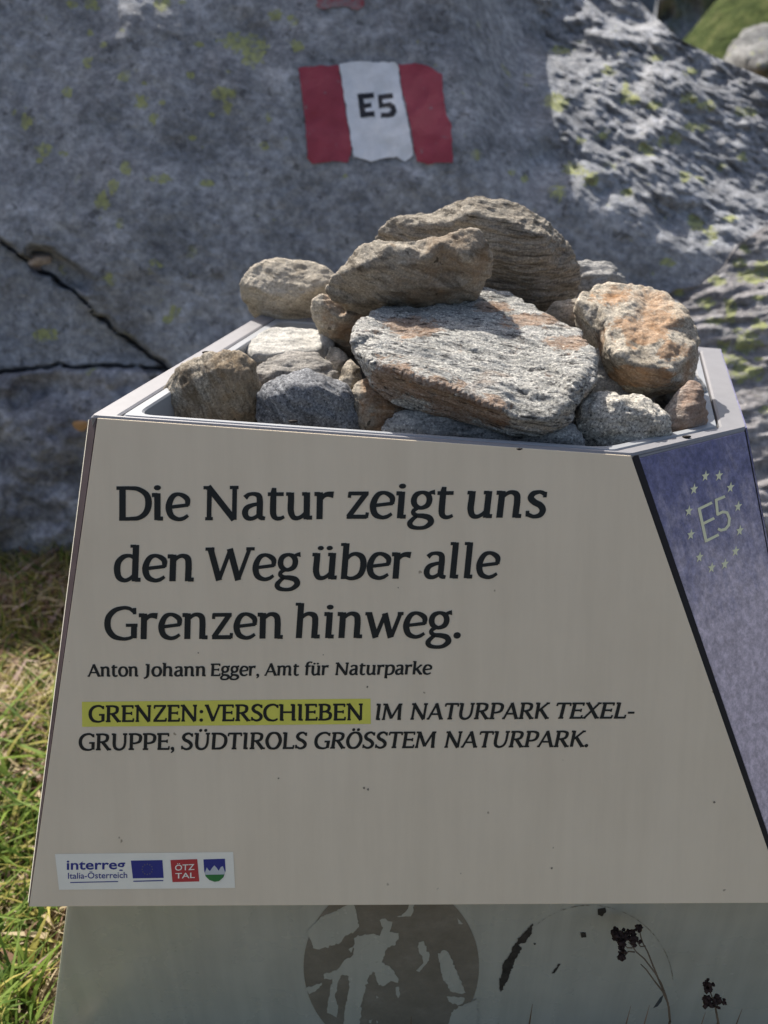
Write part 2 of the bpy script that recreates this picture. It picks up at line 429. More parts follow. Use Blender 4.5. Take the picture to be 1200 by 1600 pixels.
def flat_poly(name, poly, fn, off, mat, parent):
    bm = bmesh.new(); vs = [bm.verts.new(fn(p[0], p[1], off).tolist()) for p in poly]
    f = bm.faces.new(vs); f.normal_update(); bmesh.ops.triangulate(bm, faces=[f], ngon_method='EAR_CLIP')
    P = np.array([v.co[:] for v in bm.verts]); T = [tuple(v.index for v in f.verts) for f in bm.faces]
    bm.verts.index_update(); T = [tuple(v.index for v in f.verts) for f in bm.faces]; bm.free()
    n0 = np.cross(P[T[0][1]] - P[T[0][0]], P[T[0][2]] - P[T[0][0]])
    if n0 @ (CAM - P[0]) < 0: T = [t[::-1] for t in T]
    return mesh_from(name, P, T, mat, parent)

# torn round sticker residue: disc with peeled patches
dz = lambda L: [(460 + x / 3.53, 1400 + y / 3.53) for x, y in L]
circ = [(611.5 + 137 * math.cos(a), 1510 + 137 * math.sin(a)) for a in np.linspace(0, 2 * math.pi, 90, endpoint=False)]
flat_poly('sticker_residue', [(x, max(y, 1380)) for x, y in circ], ped, 0.0004, M['residue'], pedo)
holes = [
 [(70, 190), (140, 120), (330, 30), (345, 110), (358, 165), (330, 195), (280, 215), (255, 255), (205, 270), (140, 290), (105, 285)],
 [(330, 230), (350, 212), (440, 205), (470, 215), (490, 170), (470, 130), (500, 120), (540, 140), (525, 195), (575, 200), (575, 235), (550, 270), (515, 280), (500, 310), (480, 360), (540, 400), (575, 455), (570, 475), (530, 465), (500, 490), (465, 490), (445, 420), (430, 415), (405, 450), (395, 500), (375, 560), (360, 720), (270, 720), (275, 640), (290, 560), (305, 500), (300, 440), (265, 430), (240, 470), (225, 560), (240, 600), (235, 670), (180, 640), (185, 580), (210, 455), (165, 455), (160, 430), (240, 400), (270, 360), (325, 320)],
 [(685, 255), (710, 245), (745, 330), (730, 370), (690, 415), (672, 408), (712, 365), (705, 330), (685, 300)],
 [(790, 315), (825, 295), (850, 310), (945, 530), (910, 535), (860, 520), (815, 440)],
 [(840, 550), (940, 560), (930, 590), (900, 600), (850, 580)],
 [(560, 500), (575, 495), (585, 540), (570, 560), (560, 540)],
 [(565, 110), (610, 85), (640, 35), (665, 35), (650, 95), (640, 110)],
 [(60, 505), (150, 475), (120, 520), (80, 540)],
 [(900, 120), (930, 150), (905, 150)], [(300, 290), (325, 270), (315, 310)], [(450, 545), (465, 555), (452, 562)], [(410, 680), (432, 676), (425, 700)], [(450, 682), (462, 690), (455, 702)],
 [(865, 640), (900, 615), (1010, 560), (1010, 760), (800, 760), (855, 690)]]
for h in holes:
    flat_poly('peeled_patch', jitter(dz(h), 3.0, 0.8), ped, 0.0007, M['pedestal'], pedo)
zz = lambda L: [(600 + x / 2, 1300 + y / 2) for x, y in L]
flat_poly('sticker_scrap', jitter(zz([(465, 285), (440, 310), (418, 335), (400, 360), (398, 375), (372, 410), (360, 470), (365, 500), (385, 465), (408, 402), (430, 360), (420, 350), (440, 345), (462, 315)]), 2.5, 0.7), ped, 0.0006, M['residue_dark'], pedo)
def arc_band(name, pts, w, fn, off, mat, parent):
    P = np.array(pts, float); vs = []; fs = []
    for i in range(len(P)):
        d = P[min(i + 1, len(P) - 1)] - P[max(i - 1, 0)]; d /= np.linalg.norm(d); nn = np.array([-d[1], d[0]])
        ww = w * max(0.05, random.random() * 1.5 - .35)
        vs += [fn(*(P[i] + nn * ww / 2), off), fn(*(P[i] - nn * ww / 2), off)]
        if i: fs.append((2 * i - 2, 2 * i - 1, 2 * i + 1, 2 * i))
    o = mesh_from(name, vs, fs, mat, parent); return o
arc_band('sticker_scrap', [(922 + 130 * math.cos(a), 1543 - 129 * math.sin(a)) for a in np.linspace(2.3, 0.1, 70)], 1.1, ped, 0.0005, M['residue'], pedo)
for L in ([(668, 240), (690, 234), (694, 248), (682, 262), (668, 258)], [(612, 314), (630, 312), (632, 327), (618, 329)], [(524, 441), (545, 410), (552, 412), (532, 440)], [(468, 346), (474, 346), (473, 351), (468, 351)]):
    flat_poly('dirt_fleck', jitter(zz(L), 2, 0.4), ped, 0.0006, M['residue_dark'], pedo)

# ------------------------------------------------------------------ lettering: stroke-built serif alphabet
def st(x, h, lt=1): return f"l {x},0 {x},{h} .088;" + (f"l {x-.10},{h-.03} {x},{h-.03} .06;" if lt else "")
foot = lambda x: f"l {x},.029 {x+.102},.029 .058;"
arch = lambda x0, x1: f"c {x0},.36,.045 {x0+.09},.445,.055 {x0+.175},.47,.066 {(x1-.02):.3f},.42,.085 {x1},.3,.088 {x1},.15,.088 {x1},0,.088;"
bbowl = "c .12,.36,.05 .21,.45,.055 .31,.472,.065 .42,.40,.085 .452,.25,.09 .41,.09,.082 .29,.015,.06 .18,.02,.05 .12,.07,.05;"
dbowl = "c .39,.42,.05 .30,.474,.055 .19,.457,.07 .095,.36,.085 .075,.22,.09 .11,.08,.08 .21,.018,.06 .31,.05,.055 .39,.13,.05;"
CAPST = "l .14,0 .14,.68 .09;"
tl = "l .03,.652 .15,.652 .056;"
G = {
 'a': (.48, "c .075,.40,.075 .14,.457,.056 .24,.472,.06 .325,.43,.08 .345,.33,.088 .345,.2,.088 .345,.09,.088 .375,.035,.07 .445,.02,.05;c .345,.29,.05 .23,.27,.055 .115,.22,.075 .078,.13,.086 .11,.045,.075 .19,.017,.06 .28,.05,.055 .345,.12,.05;"),
 'b': (.53, st(.11, .74) + bbowl), 'd': (.54, st(.40, .74) + dbowl + foot(.40)),
 'e': (.47, "l .09,.235 .42,.275 .05;c .405,.26,.06 .395,.39,.076 .25,.474,.057 .13,.42,.076 .067,.25,.09 .11,.085,.082 .23,.017,.06 .33,.03,.055 .415,.085,.045;"),
 'f': (.34, "c .37,.69,.08 .29,.732,.06 .19,.70,.075 .14,.6,.088 .14,.3,.088 .14,0,.088;l .03,.463 .31,.463 .055;"),
 'g': (.49, "c .23,.478,.056 .12,.43,.075 .085,.33,.082 .12,.235,.075 .22,.19,.055 .33,.235,.075 .365,.335,.082 .33,.43,.075 .23,.478,.056;c .33,.43,.045 .39,.475,.055 .455,.485,.085;c .19,.20,.05 .105,.15,.058 .095,.095,.062 .16,.052,.06 .28,.04,.072 .39,.0,.085 .42,-.09,.085 .33,-.18,.065 .2,-.2,.058 .08,-.17,.07 .045,-.095,.075 .1,-.01,.06 .17,.048,.05;"),
 'h': (.56, st(.11, .74) + arch(.11, .395) + foot(.395)), 'i': (.27, st(.12, .49) + foot(.12) + "o .12,.63,.056;"),
 'k': (.53, st(.11, .74) + "l .13,.2 .41,.47 .06;l .22,.29 .44,.01 .088;l .34,.463 .47,.463 .05;" + foot(.41)),
 'l': (.28, st(.12, .74) + foot(.12)), 'm': (.85, st(.11, .49) + arch(.11, .39) + arch(.39, .67) + foot(.67)),
 'n': (.55, st(.11, .49) + arch(.11, .39) + foot(.39)),
 'o': (.53, "c .26,.473,.057 .13,.415,.078 .075,.245,.09 .13,.075,.078 .26,.017,.057 .39,.075,.078 .447,.245,.09 .39,.415,.078 .26,.473,.057;"),
 'p': (.54, "l .11,-.2 .11,.49 .088;l .02,.464 .11,.464 .052;l .11,-.175 .19,-.175 .05;" + bbowl),
 'r': (.39, st(.11, .49) + "c .11,.33,.05 .18,.42,.06 .26,.455,.075 .36,.445,.095;"),
 's': (.41, "c .345,.43,.06 .25,.473,.057 .135,.44,.078 .1,.36,.086 .17,.285,.086 .28,.225,.086 .335,.14,.086 .3,.05,.075 .19,.017,.057 .08,.055,.06;l .345,.472 .345,.37 .05;l .075,.02 .068,.125 .05;"),
 't': (.36, "c .145,.61,.06 .135,.5,.08 .13,.3,.088 .135,.1,.086 .185,.025,.065 .26,.017,.055 .335,.05,.045;l .03,.463 .32,.463 .055;"),
 'u': (.55, "c .11,.49,.086 .11,.35,.088 .11,.16,.088 .155,.045,.075 .235,.02,.06 .32,.06,.055 .395,.14,.05;l .40,0 .40,.49 .088;l .02,.464 .11,.464 .052;l .31,.464 .40,.464 .052;" + foot(.40)),
 'w': (.74, "l .07,.475 .22,.0 .086;l .22,.02 .37,.46 .06;l .36,.47 .50,.0 .086;l .51,.02 .655,.475 .06;l .0,.463 .12,.463 .05;l .60,.463 .71,.463 .05;"),
 'z': (.46, "l .06,.46 .41,.46 .057;l .365,.455 .08,.03 .074;l .05,.03 .41,.03 .06;l .075,.485 .07,.38 .046;l .405,.01 .415,.11 .046;"),
 'A': (.66, "l .07,0 .32,.68 .06;l .30,.68 .58,0 .092;l .16,.22 .47,.22 .052;l .01,.026 .12,.026 .05;l .53,.026 .66,.026 .05;"),
 'B': (.60, CAPST + tl + "c .13,.652,.056 .30,.652,.058 .43,.60,.08 .45,.51,.088 .41,.41,.076 .28,.36,.055 .14,.36,.054;c .14,.36,.054 .33,.358,.056 .48,.29,.082 .505,.19,.092 .46,.08,.08 .30,.028,.058 .13,.028,.056;l .03,.028 .15,.028 .056;"),
 'C': (.62, "c .56,.58,.05 .48,.652,.058 .36,.667,.062 .2,.61,.08 .088,.46,.09 .085,.24,.092 .19,.07,.085 .36,.01,.06 .48,.02,.055 .58,.08,.05;l .565,.665 .57,.53 .05;"),
 'D': (.68, CAPST + "l .03,.652 .27,.652 .057;l .08,.028 .27,.028 .057;c .25,.652,.057 .42,.632,.07 .57,.52,.085 .61,.35,.092 .57,.17,.085 .44,.05,.07 .25,.028,.057;"),
 'E': (.56, CAPST + "l .03,.652 .485,.652 .057;l .13,.35 .43,.35 .054;l .06,.028 .51,.028 .058;l .475,.68 .475,.55 .046;l .43,.42 .43,.28 .04;l .50,0 .512,.14 .046;"),
 'G': (.68, "c .565,.58,.05 .48,.652,.058 .36,.667,.062 .2,.61,.08 .088,.46,.09 .085,.24,.092 .19,.07,.085 .36,.01,.06 .48,.02,.055 .57,.06,.05;l .575,.02 .575,.30 .086;l .42,.298 .64,.298 .052;l .575,.665 .58,.53 .05;"),
 'H': (.74, CAPST + "l .60,0 .60,.68 .09;l .14,.35 .60,.35 .054;" + tl + "l .49,.652 .61,.652 .056;l .13,.028 .23,.028 .054;l .59,.028 .70,.028 .054;"),
 'I': (.32, "l .16,0 .16,.68 .09;l .05,.652 .16,.652 .056;l .15,.028 .27,.028 .056;"),
 'J': (.36, "c .20,.68,.09 .20,.45,.09 .20,.2,.09 .185,.03,.085 .12,-.07,.06 .02,-.1,.055;l .08,.652 .2,.652 .056;"),
 'K': (.65, CAPST + tl + "l .15,.30 .52,.67 .06;l .26,.40 .57,.0 .09;l .45,.652 .59,.652 .05;l .54,.026 .65,.026 .05;"),
 'L': (.52, CAPST + tl + "l .06,.028 .48,.028 .058;l .47,0 .482,.15 .046;"),
 'M': (.88, "l .11,0 .14,.68 .065;l .14,.67 .43,.06 .09;l .42,.06 .70,.67 .062;l .71,.68 .75,0 .092;l .02,.652 .17,.652 .054;l .68,.652 .81,.652 .054;l .04,.026 .17,.026 .05;l .68,.026 .83,.026 .05;"),
 'N': (.74, "l .13,0 .13,.66 .066;l .10,.68 .59,.0 .09;l .59,0 .59,.68 .066;l .02,.654 .14,.654 .052;l .50,.654 .66,.654 .052;l .06,.026 .20,.026 .05;"),
 'O': (.70, "c .35,.667,.06 .18,.595,.085 .088,.34,.093 .18,.085,.085 .35,.012,.06 .52,.085,.085 .612,.34,.093 .52,.595,.085 .35,.667,.06;"),
 'P': (.58, CAPST + tl + "c .13,.652,.056 .32,.652,.058 .47,.59,.08 .495,.47,.09 .45,.34,.078 .30,.275,.056 .14,.275,.055;l .04,.026 .25,.026 .05;"),
 'R': (.64, CAPST + tl + "c .13,.652,.056 .32,.652,.058 .46,.60,.08 .48,.495,.09 .44,.39,.078 .30,.335,.056 .14,.335,.055;l .29,.34 .55,.0 .09;l .52,.026 .64,.026 .05;l .04,.026 .23,.026 .05;"),
 'S': (.53, "c .44,.59,.056 .32,.667,.06 .17,.62,.08 .115,.51,.09 .18,.40,.09 .33,.32,.09 .435,.20,.09 .40,.07,.08 .25,.012,.06 .09,.08,.056;l .445,.67 .45,.53 .048;l .085,.01 .078,.16 .048;"),
 'T': (.60, "l .06,.65 .55,.65 .058;l .305,0 .305,.65 .09;l .06,.675 .052,.54 .046;l .55,.675 .558,.54 .046;l .21,.026 .40,.026 .05;"),
 'U': (.70, "c .14,.68,.09 .14,.45,.09 .14,.25,.09 .19,.08,.08 .34,.012,.063 .49,.08,.068 .56,.27,.066 .56,.68,.064;l .03,.654 .14,.654 .052;l .47,.654 .64,.654 .052;"),
 'V': (.66, "l .08,.68 .34,.0 .09;l .33,.0 .58,.68 .06;l .0,.654 .16,.654 .052;l .51,.654 .66,.654 .052;"),
 'W': (.94, "l .09,.68 .29,.0 .09;l .29,.02 .47,.64 .06;l .46,.66 .65,.0 .09;l .65,.02 .84,.68 .06;l .0,.654 .17,.654 .052;l .77,.654 .93,.654 .052;"),
 'X': (.64, "l .09,.68 .56,.0 .09;l .54,.68 .07,.0 .06;l .02,.654 .17,.654 .05;l .46,.654 .61,.654 .05;l .0,.026 .14,.026 .05;l .49,.026 .64,.026 .05;"),
 'Z': (.58, "l .08,.65 .54,.65 .058;l .49,.64 .10,.04 .08;l .05,.03 .54,.03 .06;l .09,.675 .082,.54 .046;l .535,.0 .545,.15 .046;"),
 '.': (.25, "o .11,.045,.06;"), ':': (.27, "o .13,.05,.058;o .13,.40,.058;"), ',': (.25, "o .11,.045,.058;c .15,.045,.05 .14,-.05,.05 .06,-.13,.03;"), '-': (.34, "l .05,.24 .30,.24 .06;"),
}
G['ü'] = (.55, G['u'][1] + "o .165,.62,.05;o .33,.62,.05;")
G['Ü'] = (.70, G['U'][1] + "o .26,.79,.052;o .46,.79,.052;")
G['Ö'] = (.70, G['O'][1] + "o .26,.79,.052;o .45,.79,.052;")

def strokes_to_polys(spec, weight=1.0):
    """list of (verts2d, faces) - one strip or disc per stroke"""
    out = []
    for s in spec.split(';'):
        s = s.strip()
        if not s: continue
        t = s.split()
        if t[0] == 'o':
            x, y, r = map(float, t[1].split(',')); r *= 0.5 + 0.5 * weight
            vs = [(x + r * math.cos(a), y + r * math.sin(a)) for a in np.linspace(0, 2 * math.pi, 20, endpoint=False)]
            out.append((vs, [tuple(range(20))])); continue
        if t[0] == 'l':
            a = np.array(list(map(float, t[1].split(',')))); b = np.array(list(map(float, t[2].split(',')))); w = float(t[3]) * weight
            d = (b - a) / np.linalg.norm(b - a); nn = np.array([-d[1], d[0]]) * w / 2
            out.append(([a + nn, a - nn, b - nn, b + nn], [(0, 1, 2, 3)])); continue
        P = np.array([list(map(float, x.split(','))) for x in t[1:]])
        closed = np.allclose(P[0, :2], P[-1, :2])
        Q = np.vstack([P[-2] if closed else 2 * P[0] - P[1], P, P[1] if closed else 2 * P[-1] - P[-2]])
        C = []
        for i in range(1, len(Q) - 2):
            for u in np.linspace(0, 1, 7, endpoint=False):
                p0_, p1_, p2_, p3_ = Q[i - 1:i + 3]
                C.append(.5 * (2 * p1_ + (p2_ - p0_) * u + (2 * p0_ - 5 * p1_ + 4 * p2_ - p3_) * u * u + (3 * p1_ - p0_ - 3 * p2_ + p3_) * u ** 3))
        C.append(P[-1]); C = np.array(C); vs = []; fs = []
        for i in range(len(C)):
            d = C[min(i + 1, len(C) - 1), :2] - C[max(i - 1, 0), :2]
            if closed and i in (0, len(C) - 1): d = C[1, :2] - C[-2, :2]
            d = d / np.linalg.norm(d); nn = np.array([-d[1], d[0]]) * C[i, 2] * weight / 2
            vs += [C[i, :2] + nn, C[i, :2] - nn]
            if i: fs.append((2 * i - 2, 2 * i - 1, 2 * i + 1, 2 * i))
        out.append((vs, fs))
    return out

def lay_words(name, words, fn, off, mat, parent, weight=1.0):
    """words: (text, x0, x1, base0, base1, cap_px, slant) in photo pixels on the surface fn"""
    V = []; Fc = []; layer = 0
    for text, x0, x1, b0, b1, cap, slant in words:
        x = 0; polys = []
        for ch in text:
            adv, spec = G[ch]
            for vs, fs in strokes_to_polys(spec, weight):
                if ch.islower():
                    vs = [(vx, vy if vy < 0 else (vy * 1.11 if vy <= .49 else .544 + (vy - .49) * .80)) for vx, vy in vs]
                polys.append(([(vx + x + slant * vy, vy) for vx, vy in vs], fs))
            x += adv * 0.955
        mn = min(v[0] for p in polys for v in p[0]); mx = max(v[0] for p in polys for v in p[0])
        for vs, fs in polys:
            layer = (layer + 1) % 12
            base = len(V)
            for vx, vy in vs:
                u = (vx - mn) / (mx - mn)
                V.append(fn(x0 + u * (x1 - x0), b0 + u * (b1 - b0) - vy / .68 * cap, off + layer * 0.000012))
            Fc += [tuple(base + i for i in f) for f in fs]
    V = np.array(V); F2 = []
    for f in Fc:
        nn = np.cross(V[f[1]] - V[f[0]], V[f[2]] - V[f[0]])
        F2.append(f if nn @ (CAM - V[f[0]]) > 0 else f[::-1])
    return mesh_from(name, V, F2, mat, parent)

OFF = 0.0003
lay_words('lettering', [('Die', 182, 297.5, 813, 812.5, 52.5, 0), ('Natur', 318, 522, 812.5, 811, 52.5, .015), ('zeigt', 541, 709, 810, 809.5, 52, .07), ('uns', 730, 855, 809, 808.5, 52, .10)], panel, OFF, M['ink'], front, 1.3)
lay_words('lettering', [('den', 178, 303, 908.5, 908, 52, .03), ('Weg', 321, 470, 907, 906, 51, .05), ('über', 488, 643, 905, 904, 51, .07), ('alle', 662, 782, 903.5, 903, 51, .09)], panel, OFF, M['ink'], front, 1.3)
lay_words('lettering', [('Grenzen', 163, 442, 999, 997.5, 50, .02), ('hinweg.', 462, 720, 997, 996, 50, .06)], panel, OFF, M['ink'], front, 1.3)
lay_words('lettering', [('Anton', 137, 216, 1057, 1056.7, 19, 0), ('Johann', 224.5, 321.5, 1056.7, 1056.3, 19, .03), ('Egger,', 329.5, 405, 1056, 1055.7, 19, .05), ('Amt', 413, 467.5, 1055.5, 1055.2, 19, .07), ('für', 476.7, 514, 1055, 1054.8, 19, .08), ('Naturparke', 523.7, 675.5, 1054.5, 1053.5, 19, .1)], panel, OFF, M['ink'], front, 1.5)
flat_poly('highlight_bar', [(128, 1096.5), (579, 1091.5), (579.5, 1131), (128.5, 1135.5)], panel, 0.0002, M['yellow'], front)
lay_words('lettering', [('GRENZEN:VERSCHIEBEN', 138.5, 567, 1128, 1124.8, 25.5, .02), ('IM', 587, 629, 1124.6, 1124.4, 25, .13), ('NATURPARK', 641, 859.5, 1124, 1122.7, 25, .17), ('TEXEL-', 869, 991.5, 1122.5, 1122, 24.5, .22)], panel, 0.0004, M['ink'], front, 1.45)
lay_words('lettering', [('GRUPPE,', 123, 272.5, 1172, 1171, 25.5, .03), ('SÜDTIROLS', 283, 480, 1171, 1169.5, 25.5, .07), ('GRÖSSTEM', 491, 682, 1169.5, 1168, 25, .15), ('NATURPARK.', 694, 919, 1168, 1166.5, 25, .2)], panel, OFF, M['ink'], front, 1.45)

for x, y, r in ((575, 1233, 2.2), (569, 1231, 2), (435, 1216, 1.4), (1116, 1253, 2), (505, 1023, 1.2), (622, 918, 1.1), (574, 1073, 1.5), (330, 664, 1.3), (862, 1356, 1.6), (310, 1020, 1)):
    flat_poly('dirt_fleck', [(x + r * math.cos(a) * random.uniform(.6, 1.3), y + r * math.sin(a) * random.uniform(.6, 1.2)) for a in np.linspace(0, 6.28, 7, endpoint=False)], panel, .0004, M['residue'], front)
# logo sticker
stk = flat_poly('logo_sticker', [(86, 1334), (364.5, 1331), (367.5, 1387), (92.5, 1390)], panel, 0.0003, M['sticker'], STAND)
def font_text(name, txt, corners, fn, off, mat, parent, bold=0.0):
    """flat lettering fitted into the pixel quad corners = (x0, y_base0, x1, y_base1, height)"""
    cu = bpy.data.curves.new(name, 'FONT'); cu.body = txt; cu.size = 1; cu.offset = bold; cu.resolution_u = 3
    ob = bpy.data.objects.new('tmp', cu); COL.objects.link(ob); bpy.context.view_layer.update()
    me = bpy.data.meshes.new_from_object(ob.evaluated_get(bpy.context.evaluated_depsgraph_get()))
    V = np.array([v.co[:] for v in me.vertices]); Fs = [tuple(p.vertices) for p in me.polygons]
    bpy.data.objects.remove(ob); bpy.data.curves.remove(cu); bpy.data.meshes.remove(me)
    x0, b0, x1, b1, h = corners; mn, mx = V[:, 0].min(), V[:, 0].max(); top = V[:, 1].max()
    W_ = []
    for x, y, _ in V:
        u = (x - mn) / (mx - mn); W_.append(fn(x0 + u * (x1 - x0) - 0.0 * y, b0 + u * (b1 - b0) - y / top * h, off))
    W_ = np.array(W_); F2 = []
    for f in Fs:
        nn = np.cross(W_[f[1]] - W_[f[0]], W_[f[2]] - W_[f[0]]); F2.append(f if nn @ (CAM - W_[f[0]]) > 0 else f[::-1])
    return mesh_from(name, W_, F2, mat, parent)
sz = lambda x, y: (70 + x / 3.75, 1320 + y / 3.75)
font_text('lettering', 'interreg', (104.5, 1358.3, 196, 1357.3, 14), panel, .0005, M['navy'], stk, 0.018)
font_text('lettering', 'Italia-Österreich', (106.5, 1372.6, 199, 1371.2, 11.5), panel, .0005, M['navy'], stk, 0.008)
flat_poly('lettering_line', [sz(150, 217), sz(430, 211), sz(430, 216), sz(150, 222)], panel, .0005, M['navy'], stk)
fl = flat_poly('flag_emblem', [sz(505, 91), sz(690, 88), sz(697, 192), sz(517, 195)], panel, .0005, M['navy'], stk)
flat_poly('lettering_line', [sz(520, 209), sz(695, 205), sz(695, 211), sz(520, 215)], panel, .0005, M['navy'], stk)
badge = flat_poly('red_badge', [sz(737, 88), sz(894, 82), sz(906, 213), sz(749, 217)], panel, .0005, M['red'], stk)
crest = flat_poly('crest', [sz(930, 84), sz(1056, 80), sz(1060, 150), sz(1048, 188), sz(1022, 210), sz(996, 214), sz(966, 204), sz(942, 180), sz(934, 150)], panel, .0005, M['navy'], stk)

def star(cx, cy, r, fx, fy, rot=0.0):
    return [(cx + fx * (r if i % 2 == 0 else r * .42) * math.sin(rot + math.pi * i / 5), cy - fy * (r if i % 2 == 0 else r * .42) * math.cos(rot + math.pi * i / 5)) for i in range(10)]
def multi_poly(name, polys, fn, off, mat, parent):
    V = []; Fs = []
    for poly in polys:
        bm = bmesh.new(); vs = [bm.verts.new((p[0], -p[1], 0)) for p in poly]; f = bm.faces.new(vs)
        bmesh.ops.triangulate(bm, faces=[f], ngon_method='EAR_CLIP'); bm.verts.index_update()
        b = len(V); V += [fn(v.co.x, -v.co.y, off) for v in bm.verts]; Fs += [tuple(b + v.index for v in f.verts) for f in bm.faces]; bm.free()
    V = np.array(V); F2 = []
    for f in Fs:
        nn = np.cross(V[f[1]] - V[f[0]], V[f[2]] - V[f[0]]); F2.append(f if nn @ (CAM - V[f[0]]) > 0 else f[::-1])
    return mesh_from(name, V, F2, mat, parent)
cx, cy = sz(602, 141)
multi_poly('star_ring', [star(cx + 8 * math.sin(a), cy - 8 * math.cos(a), 1.5, 1, 1) for a in np.linspace(0, 2 * math.pi, 12, endpoint=False)], panel, .0007, plain('dull_yellow_print', (.16, .15, .16), .5, .3), stk)
for t, c4 in (('ÖTZ', (*sz(764, 149), *sz(878, 144), 11.2)), ('TAL', (*sz(766, 195), *sz(880, 191), 8.4))):
    font_text('lettering', t, c4, panel, .0007, M['sticker'], stk, 0.01)
flat_poly('crest_mountain', [sz(938, 165), sz(950, 130), sz(958, 142), sz(968, 152), sz(982, 132), sz(994, 118), sz(1006, 130), sz(1020, 150), sz(1032, 128), sz(1044, 122), sz(1058, 160), sz(1052, 172), sz(942, 174)], panel, .0007, M['grey_print'], stk)
flat_poly('crest_meadow', [sz(941, 173), sz(1052, 171), sz(1046, 189), sz(1022, 210), sz(996, 214), sz(966, 204), sz(944, 183)], panel, .0008, M['green'], stk)

# star circle and E5 on the corner panel
bz = lambda x, y: (950 + x / 3.48, 640 + y / 3.48)
stars = [(528, 362), (602, 360), (664, 424), (706, 527), (715, 658), (692, 770), (634, 840), (562, 860), (496, 803), (449, 680), (438, 552), (466, 433)]
multi_poly('star', [[(x + (cyy - y) * 0.12, y - (x - cxx) * .18) for x, y in star(cxx, cyy, 8.0, .78, 1.15)] for cxx, cyy in [bz(*s) for s in stars]], blue, .0004, M['cream'], bluep)
def seg(a, b, w):
    a = np.array(a, float); b = np.array(b, float); d = (b - a) / np.linalg.norm(b - a); nn = np.array([-d[1], d[0]]) * w / 2; a -= d * w * .3; b += d * w * .3
    return [a + nn, a - nn, b - nn, b + nn]
def five(pts, w): return [seg(pts[i], pts[i + 1], w) for i in range(len(pts) - 1)]
E = [seg(bz(494, 540), bz(532, 716), 4.6), seg(bz(494, 540), bz(560, 508), 4.2), seg(bz(512, 622), bz(572, 592), 4.2), seg(bz(532, 714), bz(596, 682), 4.2)]
Fv = five([bz(630, 474), bz(586, 492), bz(594, 570), bz(622, 556), bz(645, 560), bz(658, 592), bz(654, 628), bz(636, 650), bz(612, 656), bz(600, 650)], 4.2)
for i, poly in enumerate(E + Fv): pass
def stacked(name, polys, fn, off, mat, parent):
    V = []; Fs = []
    for i, p in enumerate(polys):
        b = len(V); V += [fn(x, y, off + (i % 12) * 0.000012) for x, y in p]; Fs.append(tuple(range(b, b + len(p))))
    V = np.array(V); F2 = []
    for f in Fs:
        nn = np.cross(V[f[1]] - V[f[0]], V[f[2]] - V[f[0]]); F2.append(f if nn @ (CAM - V[f[0]]) > 0 else f[::-1])
    return mesh_from(name, V, F2, mat, parent)
stacked('lettering', E + Fv, blue, .0004, M['cream'], bluep)

# ------------------------------------------------------------------ big boulders (relief solids at their real distance)
def polyline_dist(px, py, pts):
    d = np.full(px.shape, 1e9)
    for (ax, ay), (bx, by) in zip(pts[:-1], pts[1:]):
        vx, vy = bx - ax, by - ay; t = np.clip(((px - ax) * vx + (py - ay) * vy) / (vx * vx + vy * vy), 0, 1)
        d = np.minimum(d, np.hypot(px - ax - t * vx, py - ay - t * vy))
    return d

def ss(x, a, b):
    t = np.clip((x - a) / (b - a), 0, 1); return t * t * (3 - 2 * t)

def solid_from_cells(name, P, cells, mat, parent=None, back=(0, 1.2, -0.1), smooth=True, origin=None):
    """P: (rows, cols, 3) surface grid; cells: boolean (rows-1, cols-1). Closes the piece with a shifted back and side walls."""
    R, Cn = P.shape[:2]; idx = np.arange(R * Cn).reshape(R, Cn)
    a = idx[:-1, :-1][cells]; b = idx[:-1, 1:][cells]; c = idx[1:, 1:][cells]; d = idx[1:, :-1][cells]
    quads = np.stack([a, d, c, b], 1)
    used = np.unique(quads); remap = -np.ones(R * Cn, int); remap[used] = np.arange(len(used)); quads = remap[quads]
    V = P.reshape(-1, 3)[used]
    e = np.concatenate([quads[:, [0, 1]], quads[:, [1, 2]], quads[:, [2, 3]], quads[:, [3, 0]]])
    key = e[:, 0] * 10_000_000 + e[:, 1]; rkey = e[:, 1] * 10_000_000 + e[:, 0]
    bd = e[~np.isin(key, rkey)]
    n = len(V); bv = np.unique(bd); m2 = -np.ones(n, int); m2[bv] = n + np.arange(len(bv))
    cen = V.mean(0)
    VB = V[bv] * 1.0; VB = cen + (VB - cen) * np.array([0.9, 1, 0.9]); VB = VB + np.array(back)
    walls = np.stack([bd[:, 1], bd[:, 0], m2[bd[:, 0]], m2[bd[:, 1]]], 1)
    cI = n + len(bv)
    VB[:, 2] = np.maximum(VB[:, 2], -0.15)
    capv = VB.mean(0) + np.array([0, 0.25, 0])
    caps = [(m2[q], m2[p], cI) for p, q in bd]
    allV = np.vstack([V, VB, capv])
    og = np.array([allV[:, 0].mean(), allV[:, 1].min(), max(0, allV[:, 2].min())]) if origin is None else origin
    allV = allV - og
    faces = np.vstack([quads, walls])
    me = bpy.data.meshes.new(name); nf = len(faces); nc = len(caps)
    me.vertices.add(len(allV)); me.vertices.foreach_set('co', allV.astype(np.float32).ravel())
    me.loops.add(nf * 4 + nc * 3)
    me.loops.foreach_set('vertex_index', np.concatenate([faces.ravel(), np.array(caps).ravel()]).astype(np.int32))
    me.polygons.add(nf + nc)
    me.polygons.foreach_set('loop_start', np.concatenate([np.arange(nf) * 4, nf * 4 + np.arange(nc) * 3]).astype(np.int32))
    if smooth: me.polygons.foreach_set('use_smooth', [True] * (nf + nc))
    me.update(calc_edges=True); me.validate()
    me.materials.append(mat)
    o = bpy.data.objects.new(name, me); COL.objects.link(o); o.location = Vector(og); WORLD[o.name] = Vector(og)
    return o

